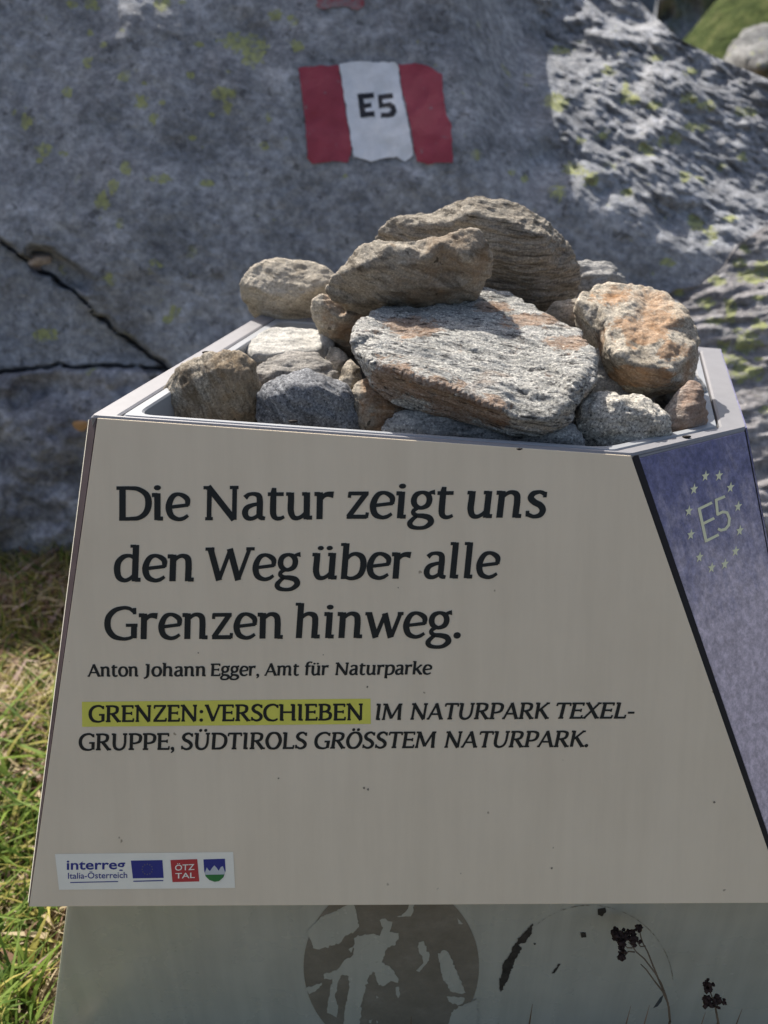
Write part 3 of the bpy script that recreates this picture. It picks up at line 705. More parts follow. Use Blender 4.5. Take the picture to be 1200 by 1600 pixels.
def structured(pxs, top, bottom, rows):
    v = np.linspace(0, 1, rows)
    PX = np.repeat(pxs[None, :], rows, 0); PY = top[None, :] + (bottom - top[None, :]) * v[:, None]
    return PX, PY

# main boulder
NF = nrm([0.03, -math.cos(math.radians(28)), math.sin(math.radians(28))]); PF = np.array([0, 1.45, 0.0])
P_edge = onplane(905, 350, NF, PF)
NR = nrm([0.14, -0.59, 0.795])
RIDGE = ([-300, 0, 200, 400, 600, 1000], [700, 715, 745, 765, 780, 790])
CRACK1 = [(-420, 300), (-120, 335), (0, 378), (60, 420), (110, 452), (150, 488), (185, 516), (215, 540), (262, 575), (330, 618), (420, 660), (520, 720)]
CRACK2 = [(-420, 596), (-60, 590), (0, 582), (60, 572), (130, 572), (200, 573), (262, 577)]
LEDGE = ([880, 915, 950, 990, 1020, 1045, 1060], [-60, 0, 36, 47, 40, 30, -50])
def boulder_depth(px, py):
    sh = px.shape
    tF = tplane(px, py, NF, PF); tR = tplane(px, py, NR, P_edge)
    rid = np.interp(py, *RIDGE)
    onR = ss(px - rid, -15, 105)
    # facet joins the front face along a wandering line
    b0 = at(px, py, tR).reshape(-1, 3)
    tR = tR + 0.045 * fbm(b0 * 2.2 + 11, 3).reshape(sh) + 0.03 * fbm(b0 * 8 + 2, 2).reshape(sh)
    df = tR - tF; bl = ss(df, -0.05, 0.07)
    t = tF * (1 - onR) + onR * (tF + np.maximum(df, 0) * bl)
    facet = onR * bl
    # steep shaded wall above the ledge
    led = np.interp(px, *LEDGE, left=-999, right=-999)
    lw = ss(led - py, 0, 6) * facet
    t = t + lw * 0.25
    base = at(px, py, t).reshape(-1, 3)
    big = fbm(base * 1.7 + 5, 3).reshape(sh); med = fbm(base * 7, 4).reshape(sh); fin = fbm(base * 30, 4).reshape(sh)
    t = t + (0.05 * big + 0.010 * med + 0.0030 * fin) * (1 - facet)
    lay = ridged(aniso(base, [0.35, -0.25, 0.9], 36, 13), 4).reshape(sh)
    lay2 = fbm(aniso(base, [0.35, -0.25, 0.9], 95, 38), 4).reshape(sh)
    bnd = np.interp(py, [-300, 0, 200, 400, 600], [780, 832, 864, 884, 900])
    ft = ss(px - bnd, -25, 25)
    t = t + (facet - facet * ft) * (0.05 * big + 0.008 * med + .003 * fin)
    t = t + facet * ft * (0.04 * big + 0.011 * lay + 0.009 * lay2 + 0.016 * med + .003 * fin)
    # fractures at the lower left
    nq = np.stack([px.ravel() / 28, py.ravel() / 28, 0 * px.ravel()], 1)
    px = px + 5 * fbm(nq + 40, 3).reshape(sh); py = py + 5 * fbm(nq + 80, 3).reshape(sh)
    w1 = 2.7 + 2.0 * fbm(np.stack([px.ravel() / 40, py.ravel() / 40, 0 * px.ravel()], 1), 2).reshape(sh)
    t = t + 0.085 * np.exp(-(polyline_dist(px, py, CRACK1) / w1) ** 2) + 0.05 * np.exp(-(polyline_dist(px, py, CRACK2) / (w1 * .8)) ** 2)
    hu = (px - 92) * .85 + (py - 420) * .52; hv = -(px - 92) * .52 + (py - 420) * .85; hole = np.hypot(hu / 52, hv / 19); t = t + 0.07 * ss(1.25 - hole, 0, .5)
    c1y = np.interp(px, [p[0] for p in CRACK1], [p[1] for p in CRACK1])
    c2y = np.interp(px, [p[0] for p in CRACK2], [p[1] for p in CRACK2])
    t = t + 0.05 * ss(py - c1y, 0, 8) - 0.03 * ss(py - c2y, 0, 8)
    rough = ss(py - c2y, 0, 30) * ss(520 - px, 0, 200)
    t = t + rough * (0.035 * med + 0.02 * fbm(base * 14 + 3, 3).reshape(sh)) + 0.09 * ss(py, 800, 890)
    return t

pxs = np.concatenate([np.arange(-420, 800, 4.0), np.arange(800, 900, 2.0), np.arange(900, 1430, 3.5)])
top = np.interp(pxs, [-420, 350, 700, 850, 885, 905, 985, 1030, 1060, 1120, 1200, 1430], [-45, -45, -150, -130, -80, -40, -12, 32, 60, 90, 124, 235])
top = top + (13 * np.sin(pxs / 57.0) + 9 * np.sin(pxs / 21.0 + 1)) * (pxs < 820)
PX, PY = structured(pxs, top, 1000, 380)
T = boulder_depth(PX, PY)
P3 = at(PX, PY, T)
cxm = (PX[:-1, :-1] + PX[1:, 1:]) / 2; cym = (PY[:-1, :-1] + PY[1:, 1:]) / 2
c1y = np.interp(cxm, [p[0] for p in CRACK1], [p[1] for p in CRACK1]); c2y = np.interp(cxm, [p[0] for p in CRACK2], [p[1] for p in CRACK2])
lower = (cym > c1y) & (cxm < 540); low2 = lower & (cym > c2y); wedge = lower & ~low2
def set_attr(o, name, ells):
    co = np.empty(len(o.data.vertices) * 3, np.float32); o.data.vertices.foreach_get('co', co); co = co.reshape(-1, 3) + np.array(o.location)
    d = co - CAM; zc = np.maximum(d @ FW, .05); px = 600 + F * (d @ RT) / zc; py = 800 - F * (d @ UP) / zc
    a = np.zeros(len(co), np.float32)
    for x, y, rx, ry in ells: a = np.maximum(a, np.clip(1.0 - .55 * np.hypot((px - x) / rx, (py - y) / ry), 0, .8))
    at_ = o.data.attributes.new(name, 'FLOAT', 'POINT'); at_.data.foreach_set('value', a.astype(np.float32))
LICHEN = [(378, 66, 30, 13), (395, 85, 18, 14), (222, 158, 12, 9), (237, 186, 9, 8), (350, 146, 18, 9), (356, 165, 6, 10), (70, 236, 10, 9), (40, 190, 8, 10), (250, 279, 15, 6), (196, 263, 8, 8), (98, 240, 7, 4), (176, 292, 7, 12), (326, 286, 10, 5), (138, 98, 6, 8), (143, 8, 10, 8), (252, 6, 13, 9), (286, 3, 8, 5), (432, 24, 12, 9), (465, 70, 10, 9), (112, 6, 9, 6), (310, 70, 8, 4), (298, 119, 6, 5), (227, 131, 6, 4), (415, 228, 8, 6), (142, 52, 5, 5), (162, 70, 6, 4), (190, 47, 5, 3), (105, 143, 8, 6), (62, 250, 5, 4), (160, 315, 10, 12), (22, 175, 5, 6),
  (868, 160, 17, 12), (880, 78, 14, 6), (950, 110, 10, 7), (895, 265, 14, 9), (925, 281, 11, 9), (872, 300, 10, 11), (985, 155, 12, 10), (1010, 232, 11, 9), (1056, 216, 8, 9), (1086, 348, 12, 10), (1110, 366, 9, 12), (1042, 410, 11, 5), (940, 212, 8, 5), (978, 142, 6, 10), (908, 220, 6, 5), (1022, 166, 10, 6), (1075, 155, 13, 6), (1105, 165, 12, 8), (1078, 198, 12, 5), (1100, 200, 9, 5), (1165, 175, 14, 6), (1070, 275, 9, 8), (980, 300, 8, 5), (1140, 340, 8, 5), (1025, 90, 14, 4), (1080, 112, 10, 5), (1160, 245, 6, 6), (820, 280, 6, 5), (72, 522, 18, 10), (275, 485, 8, 8), (262, 500, 8, 6), (310, 620, 8, 5), (255, 160, 4, 4), (330, 180, 4, 3), (300, 215, 5, 3), (540, 275, 5, 4), (800, 270, 5, 4)]
LICHEN_R = [(1175, 432, 26, 9), (1120, 440, 12, 7), (1062, 458, 8, 5), (1115, 502, 13, 5), (1141, 482, 8, 17), (1168, 535, 22, 13), (1165, 585, 24, 12), (1130, 540, 8, 10), (1150, 562, 16, 7), (1190, 415, 12, 10), (1150, 515, 8, 4), (1185, 465, 10, 4), (1155, 410, 10, 7), (1100, 470, 8, 4), (1195, 640, 8, 6), (1185, 560, 6, 4)]
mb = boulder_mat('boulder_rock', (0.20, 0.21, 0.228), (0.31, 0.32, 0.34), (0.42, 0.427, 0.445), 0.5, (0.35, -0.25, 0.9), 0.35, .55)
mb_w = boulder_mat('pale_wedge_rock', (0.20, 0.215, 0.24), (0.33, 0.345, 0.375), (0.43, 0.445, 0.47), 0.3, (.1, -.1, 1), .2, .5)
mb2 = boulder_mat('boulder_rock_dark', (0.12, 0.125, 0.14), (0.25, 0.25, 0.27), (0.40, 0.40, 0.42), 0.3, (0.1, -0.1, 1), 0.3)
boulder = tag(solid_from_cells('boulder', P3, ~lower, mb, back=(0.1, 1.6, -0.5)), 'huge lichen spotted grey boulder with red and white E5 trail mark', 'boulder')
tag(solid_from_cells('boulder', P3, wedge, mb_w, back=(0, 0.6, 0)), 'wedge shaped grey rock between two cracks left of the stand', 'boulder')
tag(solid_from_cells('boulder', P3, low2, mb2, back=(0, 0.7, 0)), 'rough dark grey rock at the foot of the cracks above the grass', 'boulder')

for o_ in [o for o in COL.objects if o.name.startswith('boulder')]: set_attr(o_, 'lichen', LICHEN)
# trail mark painted on the boulder
def rock_patch(name, poly, mat, parent, off, step=7.0):
    poly = [np.array(p) for p in poly]; P = np.array(poly); n = len(P)
    x0, y0 = P.min(0); x1, y1 = P.max(0)
    inner = []
    for x in np.arange(x0, x1, step):
        for y in np.arange(y0, y1, step):
            inside = False; j = n - 1
            for i in range(n):
                if (P[i, 1] > y) != (P[j, 1] > y) and x < (P[j, 0] - P[i, 0]) * (y - P[i, 1]) / (P[j, 1] - P[i, 1]) + P[i, 0]: inside = not inside
                j = i
            if inside: inner.append((x, y))
    allp = [Vector(p) for p in poly] + [Vector(p) for p in inner]
    vs, _, fs, *_ = delaunay_2d_cdt(allp, [(i, (i + 1) % n) for i in range(n)], [], 1, 1e-4)
    q = np.array([v[:] for v in vs]); t = boulder_depth(q[:, 0], q[:, 1]) - off
    V = at(q[:, 0], q[:, 1], t); F2 = []
    for f in fs:
        nn = np.cross(V[f[1]] - V[f[0]], V[f[2]] - V[f[0]]); F2.append(tuple(f) if nn @ (CAM - V[f[0]]) > 0 else tuple(f)[::-1])
    return mesh_from(name, V, F2, mat, parent, smooth=True)
def paint(name, col, wear):
    k = NT(name); v = k.mapping()
    c = k.ramp(k.noise(v, 25, 6, 0.7), [(0.3, tuple(x * .8 for x in col)), (0.65, col)])
    w = k.ramp(k.noise(v, 45, 6, 0.75), [(wear, (1, 1, 1)), (wear + .07, (0, 0, 0))])
    c = k.mix(k.mix(.25, w, (0, 0, 0)), c, (0.2, 0.19, 0.2))
    return k.done(c, .6, k.bump(k.noise(v, 70, 6, .75), .5, .006), .3)
m_red, m_wht = paint('red_paint', (0.36, 0.055, 0.08), .31), paint('white_paint', (0.80, 0.81, 0.83), .28)
mz = lambda L: [(420 + x / 3, y / 3) for x, y in L]
rock_patch('red_stripe', jitter(mz([(138, 318), (240, 305), (328, 306), (345, 400), (365, 560), (388, 690), (372, 762), (300, 755), (205, 768), (180, 740), (172, 560), (155, 440)]), 5, .7), m_red, boulder, .003)
rock_patch('white_stripe', jitter(mz([(330, 300), (400, 288), (500, 292), (592, 290), (606, 310), (612, 380), (632, 480), (650, 560), (668, 650), (676, 728), (640, 758), (600, 735), (540, 742), (480, 758), (400, 735), (388, 680), (370, 560), (350, 430)]), 5, .6), m_wht, boulder, .004)
rock_patch('red_stripe', jitter(mz([(608, 300), (700, 298), (760, 315), (812, 348), (815, 430), (832, 540), (855, 580), (862, 765), (800, 762), (745, 772), (694, 755), (680, 700), (672, 640), (655, 550), (636, 470), (618, 380)]), 5, .7), m_red, boulder, .003)
rock_patch('red_stripe', jitter([(490, -25), (565, -25), (570, 8), (560, 15), (540, 10), (498, 14)], 5, 1.2), paint('faded_red_paint', (0.30, 0.07, 0.08), .45), boulder, .003)
m_blk = plain('black_paint', (0.02, 0.022, 0.03), .6, .3)
for nm, pl in (('letter', [(415, 440), (490, 433), (494, 458), (444, 464), (448, 485), (480, 480), (482, 502), (450, 508), (454, 524), (495, 520), (497, 546), (430, 552)]),
               ('letter', [(512, 444), (580, 436), (584, 460), (532, 466), (534, 484), (570, 478), (592, 494), (600, 522), (586, 545), (560, 551), (524, 552), (526, 528), (560, 528), (574, 518), (570, 504), (552, 500), (516, 510)])):
    rock_patch(nm, jitter(mz(pl), 5, .25), m_blk, boulder, .005, 4)

# right-hand boulder
pxs = np.arange(1010, 1720, 4.0)
top = np.interp(pxs, [1010, 1055, 1092, 1128, 1150, 1200, 1300, 1720], [478, 452, 446, 420, 384, 350, 300, 240])
PX, PY = structured(pxs, top, 1300, 300)
N2 = nrm([-0.12, -0.64, 0.76]); P2 = at(1150, 600, 1.62)
T = tplane(PX, PY, N2, P2); base = at(PX, PY, T).reshape(-1, 3)
sh = PX.shape
T = T + 0.03 * fbm(base * 2.5, 3).reshape(sh) + 0.020 * ridged(aniso(base, [-0.1, 0.2, 0.97], 10, 2.2), 5).reshape(sh) + 0.012 * fbm(aniso(base, [-0.1, 0.2, 0.97], 50, 12), 4).reshape(sh) + .004 * fbm(base * 40, 3).reshape(sh)
T = T - 0.05 * ss(400 + 0.0 * PX - PY + 0.0, -40, 0) * 0 + 0.0
mb3 = boulder_mat('layered_rock', (0.17, 0.165, 0.165), (0.29, 0.275, 0.275), (0.38, 0.365, 0.36), 0.4, (-0.1, 0.2, 0.97), .7, .7, (0.38, 0.41, 0.15))
o_ = tag(solid_from_cells('boulder', at(PX, PY, T), np.ones((sh[0] - 1, sh[1] - 1), bool), mb3, back=(0.1, 0.5, -0.2)), 'sunlit layered boulder with yellow green lichen right of the stand', 'boulder')

set_attr(o_, 'lichen', LICHEN_R)

# ------------------------------------------------------------------ stones in the tray
def remesh_stone(V, Fs, vox, smooth_it):
    me = bpy.data.meshes.new('tmp'); me.from_pydata([tuple(v) for v in V], [], Fs); me.update()
    bm = bmesh.new(); bm.from_mesh(me); bmesh.ops.recalc_face_normals(bm, faces=bm.faces); bm.to_mesh(me); bm.free()
    ob = bpy.data.objects.new('tmp', me); COL.objects.link(ob)
    r = ob.modifiers.new('r', 'REMESH'); r.mode = 'VOXEL'; r.voxel_size = vox; r.adaptivity = 0
    s = ob.modifiers.new('s', 'SMOOTH'); s.iterations = smooth_it; s.factor = 0.5
    bpy.context.view_layer.update()
    out = bpy.data.meshes.new_from_object(ob.evaluated_get(bpy.context.evaluated_depsgraph_get()))
    bpy.data.objects.remove(ob); bpy.data.meshes.remove(me)
    return out

def stone(label, outline, front, z0, thick, mat, fol=(0, .3, 1), amp=1.0, lay=1.0, vox=0.0018, smooth_it=2, shrink=0.35, group='stones piled in the tray', name='stone', cat='stone', seed=0, stain=(), steep=0.0, lin=1.0):
    """outline / front: (px, py, dz in cm behind z0)"""
    O = np.array(outline, float); n = len(O)
    Fr = np.array(front, float).reshape(-1, 3)
    pts2 = [Vector((p[0], p[1])) for p in O] + [Vector((p[0], p[1])) for p in Fr]
    vs, _, fs, ov, *_ = delaunay_2d_cdt(pts2, [(i, (i + 1) % n) for i in range(n)], [], 1, 1e-4)
    zs = np.concatenate([O[:, 2], Fr[:, 2]]) / 100 + z0 + steep * 0.55 * (np.concatenate([O[:, 1], Fr[:, 1]]) - O[:, 1].mean()) / F * z0
    V = []
    for i, v in enumerate(vs):
        src = ov[i][0] if ov[i] else 0
        V.append(at(v[0], v[1], zs[src]))
    Fs = [tuple(f) for f in fs]
    inv = {}
    for i in range(len(vs)):
        for s_ in ov[i]: inv[s_] = i
    ring = [inv[i] for i in range(n)]
    cen = np.mean([V[i] for i in ring], 0); b0 = len(V)
    back = nrm(FW + np.array([0, 0.0, -0.15])) * thick
    for i in ring: V.append(cen + (np.array(V[i]) - cen) * (1 - shrink * .35) + back * .55)
    b1 = len(V)
    for i in ring: V.append(cen + (np.array(V[i]) - cen) * (1 - shrink * 1.5) + back)
    for i in range(n):
        j = (i + 1) % n
        Fs.append((ring[i], ring[j], b0 + j, b0 + i)); Fs.append((b0 + i, b0 + j, b1 + j, b1 + i))
    V.append(np.mean(V[b1:b1 + n], 0)); c = len(V) - 1
    for i in range(n): Fs.append((b1 + i, b1 + (i + 1) % n, c))
    me = remesh_stone(V, Fs, vox, smooth_it)
    m = len(me.vertices); co = np.empty(m * 3, np.float32); me.vertices.foreach_get('co', co); co = co.reshape(-1, 3).astype(float)
    nr = np.empty(m * 3, np.float32); me.vertices.foreach_get('normal', nr); nr = nr.reshape(-1, 3)
    sc = max(co.max(0) - co.min(0)); q = co + seed * 3.7
    d = amp * (sc * 0.022 * fbm(q * 2.6 / sc, 2) + 0.0032 * fbm(q * 32, 3) + 0.0013 * fbm(q * 110, 3) - 0.0008 * np.maximum(0, fbm(q * 55 + 3, 2) - .25) * 2)
    d = d + lay * (0.0020 * ridged(aniso(q, fol, 80, 13, lin), 3) + 0.0012 * ridged(aniso(q, fol, 210, 45, lin), 3))
    co = co + nr * d[:, None]
    og = np.array([co[:, 0].mean(), co[:, 1].mean(), co[:, 2].min()])
    me.vertices.foreach_set('co', (co - og).astype(np.float32).ravel()); me.update()
    me.polygons.foreach_set('use_smooth', [True] * len(me.polygons)); me.name = name
    me.materials.clear(); me.materials.append(mat)
    o = bpy.data.objects.new(name, me); COL.objects.link(o); o.location = Vector(og); WORLD[o.name] = Vector(og)
    if len(stain): set_attr(o, 'stain', stain)
    tag(o, label, cat, group)
    return o

tan = lambda nm, **k: stone_mat(nm, (0.17, 0.14, 0.105), (0.42, 0.36, 0.275), (0.66, 0.59, 0.48), **k)
grey = lambda nm, **k: stone_mat(nm, (0.08, 0.08, 0.085), (0.30, 0.295, 0.28), (0.60, 0.58, 0.55), **k)
brown = lambda nm, **k: stone_mat(nm, (0.08, 0.07, 0.057), (0.235, 0.20, 0.155), (0.53, 0.47, 0.38), **k)

m_slab = stone_mat('slab_gneiss', (.12, .12, .12), (.50, .49, .455), (.77, .75, .70), fol=(0.15, -0.3, 0.9), rust=0.12, rustcol=(0.40, 0.19, 0.07), band=1.6, speck=.8, rust_seed=2.1, lin=3.5, bump=1.3, flakes=.9)
stone('big flat grey slab with rusty orange patches lying across the pile',
      [(549, 530, 4), (556, 505, 8), (600, 482, 15), (655, 474, 17), (700, 464, 18), (752, 452, 20), (795, 462, 19), (850, 492, 15), (905, 522, 11), (929, 556, 6), (926, 598, 3), (900, 626, 1.2), (894, 655, 1.2), (850, 673, 1.5), (800, 675, 2.5), (740, 656, 3.5), (680, 641, 4), (620, 625, 4.5), (588, 604, 4.5), (568, 570, 4), (553, 545, 4)],
      [(575, 562, 1.5), (590, 575, .8), (640, 588, .3), (700, 606, 0), (760, 632, -.2), (810, 652, 0), (860, 655, .0), (886, 630, .2), (898, 600, .8), (600, 520, 7), (700, 510, 9.5), (800, 520, 9.5), (850, 560, 5.5), (700, 560, 4.5), (610, 550, 3.5), (800, 600, 2.6), (760, 480, 15)],
      .70, .10, m_slab, (0.15, -0.3, 0.9), .22, 1.15, lin=3.6, vox=.0016, seed=1, smooth_it=2, stain=[(610, 590, 40, 18), (650, 608, 60, 16), (720, 640, 60, 20), (770, 655, 30, 12), (640, 512, 40, 14), (835, 500, 40, 11), (885, 535, 28, 10), (770, 480, 26, 7)])
stone('tan saddle backed stone perched on the slab in front of the topmost stone',
      [(511, 450, 2), (520, 432, 2), (545, 410, 2.5), (566, 388, 3), (590, 376, 3), (640, 372, 3.2), (690, 368, 3), (722, 361, 3), (750, 362, 3), (764, 380, 2.5), (768, 402, 2.5), (765, 430, 2.5), (748, 462, 2.5), (700, 479, 2.5), (660, 483, 2), (620, 478, 2), (560, 474, 1.6), (520, 468, 1.6)],
      [(560, 420, .3), (600, 400, .6), (640, 388, 1.2), (600, 450, .2), (640, 416, .0), (665, 402, .6), (690, 420, 1.3), (712, 448, .5), (735, 400, .4), (735, 440, .8), (660, 450, .0), (600, 386, 1.5), (690, 380, 1.6)],
      .80, .09, brown('saddle_stone_rock', fol=(0.4, 0, 1), band=.3, speck=.45, rust=.15, rustcol=(.30, .19, .10)), (0.4, 0, 1), .9, .5, seed=2, steep=1.50)
stone('topmost large brown banded stone at the back of the pile',
      [(588, 378, 3), (592, 360, 3), (612, 345, 3.5), (650, 337, 4), (688, 332, 4), (716, 317, 5), (752, 310, 5), (800, 319, 5), (842, 336, 4.5), (866, 356, 4), (882, 376, 3.5), (895, 400, 3), (905, 424, 3), (903, 452, 3), (882, 476, 3), (850, 486, 3), (800, 476, 2), (765, 460, 2), (700, 430, 3), (620, 400, 3)],
      [(640, 355, 2), (700, 350, 1.5), (740, 335, 1.6), (800, 345, 1), (850, 375, .5), (870, 420, .6), (820, 420, -.4), (770, 400, 0), (850, 462, .8), (720, 400, 1), (640, 380, 1.4)],
      .90, .13, brown('banded_brown_rock', fol=(0.1, -.3, 1), band=1.8, speck=.5, lin=1.5, flakes=.45), (0.1, -.3, 1), .6, 1.1, lin=2.0, seed=3, steep=1.30)
stone('sunlit tan stone with rust stains beside the right rim',
      [(902, 470, 6), (915, 455, 8), (935, 448, 9.5), (985, 448, 10.5), (1015, 452, 10), (1042, 463, 9), (1064, 480, 7.5), (1081, 500, 6), (1092, 530, 5), (1095, 550, 4.5), (1090, 578, 4), (1072, 598, 4), (1045, 608, 3.5), (1018, 611, 3), (985, 602, 3), (962, 585, 3), (946, 560, 3.5), (940, 530, 4.5), (925, 510, 5)],
      [(950, 500, 4.5), (935, 480, 6), (950, 540, 1.8), (965, 556, 0.7), (1000, 572, .3), (1045, 580, .6), (1070, 560, 1.6), (1000, 520, 3.4), (1040, 510, 4.2), (980, 470, 7), (1060, 500, 5), (1020, 545, 1.6)],
      .765, .09, tan('rusty_tan_rock', fol=(0.3, -.5, .8), rust=.2, rustcol=(.46, .22, .08), band=.35, speck=.6, rust_seed=5.2, flakes=.35), (0.3, -.5, .8), 1.0, .7, seed=4, steep=0.25, stain=[(1010, 515, 38, 25), (955, 465, 25, 12), (1050, 545, 25, 14), (1000, 590, 50, 14)])
stone('angular tan stone standing at the rear left corner of the tray',
      [(374, 440, 3), (382, 430, 3.5), (400, 415, 4), (425, 406, 5), (450, 405, 5), (490, 412, 4.5), (526, 432, 3), (512, 458, 3), (494, 490, 3), (474, 514, 3), (440, 520, 3), (415, 512, 3), (395, 488, 3), (378, 462, 3)],
      [(392, 448, 1.2), (420, 458, .2), (470, 462, .3), (505, 445, 1.4), (440, 425, 2.6), (440, 490, .6), (470, 430, 2.4)],
      .96, .11, tan('angular_tan_rock', fol=(.2, .2, 1), band=.4, speck=.4), (.2, .2, 1), .7, .6, seed=5, steep=1.40)
stone('small tan stone wedged between the angular stone and the slab',
      [(485, 485, 2), (490, 470, 2), (502, 461, 2), (520, 466, 2.5), (545, 474, 3), (586, 478, 3), (575, 500, 2.5), (562, 530, 2), (545, 545, 2), (520, 530, 2), (495, 510, 2)],
      [(505, 478, .6), (530, 498, .3), (555, 492, 1), (520, 515, .6)], .875, .07, tan('wedged_tan_rock', band=.3, speck=.5, rust=.15), amp=.8, lay=.6, seed=6, steep=1.30)
stone('bright whitish flat stone behind the left front stones',
      [(383, 545, 3), (390, 532, 4), (415, 520, 6), (450, 515, 7), (490, 516, 7), (514, 522, 5), (521, 540, 3.5), (514, 562, 3), (500, 575, 3), (450, 580, 2), (400, 580, 2), (385, 565, 2.4)],
      [(400, 552, 1.3), (440, 553, .6), (490, 552, 1), (450, 530, 3.5), (505, 538, 2.6)], .875, .07, stone_mat('whitish_rock', (.30, .285, .25), (.50, .48, .43), (.66, .64, .59), band=.4, speck=.4), amp=.7, lay=.6, seed=7, steep=0.30)
stone('pale pebble to the right of the whitish flat stone',
      [(508, 560, 1.5), (515, 540, 2), (530, 545, 2.5), (546, 560, 2), (550, 585, 1.5), (530, 605, 1), (512, 595, 1)], [(530, 568, .2), (522, 585, 0)], .875, .05, tan('pale_pebble_rock', band=.3), amp=.6, lay=.4, seed=8)
stone('brown and grey speckled stone in the front left corner of the tray',
      [(246, 640, 2), (254, 615, 2), (272, 590, 2.4), (296, 568, 3), (325, 555, 3.4), (352, 551, 3.5), (378, 555, 3.2), (396, 570, 2.6), (403, 592, 2), (400, 622, 1.8), (396, 655, 1.6), (370, 690, 1.5), (300, 690, 1.5), (248, 672, 1.6)],
      [(285, 620, .6), (310, 590, .9), (345, 575, 1), (380, 590, .8), (350, 620, 0), (310, 650, 0), (375, 640, .4)], .748, .075, stone_mat('corner_stone_rock', (.10, .085, .07), (.27, .23, .175), (.52, .46, .37), fol=(1, .2, .3), band=.8, speck=.7, rust=.3, rustcol=(.30, .2, .10)), (1, .2, .3), .9, .9, seed=9, steep=1.30)
stone('dark bluish grey stone at the front rim left of the slab',
      [(404, 645, 1.6), (406, 618, 2), (418, 600, 2.8), (440, 588, 3.4), (480, 584, 4), (515, 590, 3.6), (540, 604, 2.6), (552, 626, 2), (560, 655, 1.6), (562, 690, 1.4), (480, 705, 1.2), (405, 690, 1.2)],
      [(425, 622, .5), (455, 605, .9), (500, 604, .9), (530, 622, .6), (470, 640, -.3), (520, 655, 0), (430, 660, 0)], .735, .07, stone_mat('bluish_rock', (.07, .075, .085), (.15, .155, .17), (.30, .31, .33), fol=(.6, .2, .6), band=.3, speck=.9), (.6, .2, .6), .9, .7, seed=10, steep=1.25)
stone('half shaded grey stone between the whitish and the bluish stones',
      [(392, 600, 2), (398, 575, 3), (425, 560, 4), (460, 552, 4.5), (495, 553, 4), (518, 570, 3), (530, 595, 2.2), (528, 625, 1.6), (480, 635, 1.2), (420, 635, 1.2)],
      [(420, 590, 1.6), (450, 572, 2.2), (495, 575, 1.5), (510, 600, .6), (450, 605, .4)], .80, .07, stone_mat('half_shaded_rock', (.13, .12, .11), (.28, .26, .23), (.46, .43, .39), band=.6, speck=.5), amp=.8, lay=.8, seed=11, steep=0.90)
stone('little pale pebble touching the left end of the slab',
      [(530, 592, 1.5), (536, 575, 1.8), (548, 562, 2), (562, 575, 1.6), (566, 600, 1.2), (548, 616, 1), (534, 608, 1)], [(548, 585, .2), (550, 600, 0)], .80, .045, tan('little_pebble_rock', band=.3, speck=.7), amp=.6, lay=.4, seed=12, steep=0.50)
stone('dark brown stone with a sunlit left edge under the slab end',
      [(550, 610, 1.6), (556, 596, 2), (572, 590, 2.4), (600, 608, 2), (640, 630, 2), (650, 655, 1.6), (640, 700, 1.4), (570, 700, 1.2), (558, 650, 1.2)], [(568, 615, .4), (572, 650, 0), (610, 640, .5)], .745, .06, brown('under_slab_rock', band=.5, speck=.6, rust=.2), amp=.7, lay=.6, seed=13, steep=0.80)
stone('dark grey stone in the shadow below the middle of the slab',
      [(598, 668, 1.4), (620, 648, 2), (650, 640, 2.4), (720, 648, 2.4), (790, 662, 2), (822, 690, 1.4), (810, 730, 1.2), (620, 715, 1.2)], [(650, 662, .4), (720, 670, .2), (780, 685, .4)], .735, .06, grey('below_slab_rock', band=.5, speck=.7), amp=.7, lay=.7, seed=14, steep=0.80)
stone('dark triangular stone at the rim below the right end of the slab',
      [(812, 690, 1.4), (840, 668, 2), (880, 652, 2.4), (900, 664, 2), (914, 694, 1.4), (910, 725, 1.2), (830, 725, 1.2)], [(860, 680, .4), (890, 685, .3)], .725, .05, grey('triangular_rock', band=.4, speck=.8), amp=.7, lay=.7, seed=15, steep=0.80)
stone('coarse speckled stone at the front rim between slab and violet panel',
      [(902, 655, 1.6), (910, 632, 2.4), (925, 618, 3.2), (960, 613, 3.8), (1000, 619, 3.8), (1030, 634, 3), (1044, 655, 2.2), (1048, 680, 1.6), (1040, 715, 1.2), (920, 728, 1.2), (904, 700, 1.2)],
      [(925, 645, .6), (960, 630, 1.2), (1000, 640, 1), (1025, 665, .5), (960, 665, -.2), (1000, 690, 0)], .725, .07, stone_mat('coarse_rock', (.11, .105, .09), (.36, .335, .28), (.66, .62, .55), band=.2, speck=1.0), amp=1.3, lay=.5, seed=16, steep=0.85)
stone('small sharp edged stone leaning on the right tray lip',
      [(1042, 640, 2), (1058, 615, 2.4), (1080, 596, 3), (1094, 600, 3), (1100, 630, 2), (1104, 660, 1.6), (1095, 690, 1.4), (1060, 695, 1.2), (1044, 670, 1.4)], [(1068, 640, .8), (1088, 625, 1), (1075, 662, 0), (1092, 650, .5)], .755, .05, stone_mat('sharp_rock', (.15, .13, .115), (.32, .28, .25), (.50, .46, .42), band=.5, speck=.6, rust=.25, rustcol=(.35, .2, .12)), amp=.6, lay=.5, seed=17, steep=0.80)
stone('small grey stone peeking out at the back right of the topmost stone',
      [(896, 440, 2), (900, 416, 2.6), (915, 408, 3), (945, 409, 3), (966, 418, 2.6), (978, 446, 2), (960, 470, 1.4), (905, 470, 1.4)], [(920, 425, 1), (955, 430, .8), (930, 450, 0)], 1.0, .08, grey('peeking_rock', band=.7, speck=.4), amp=.8, lay=.8, seed=18, steep=0.80)
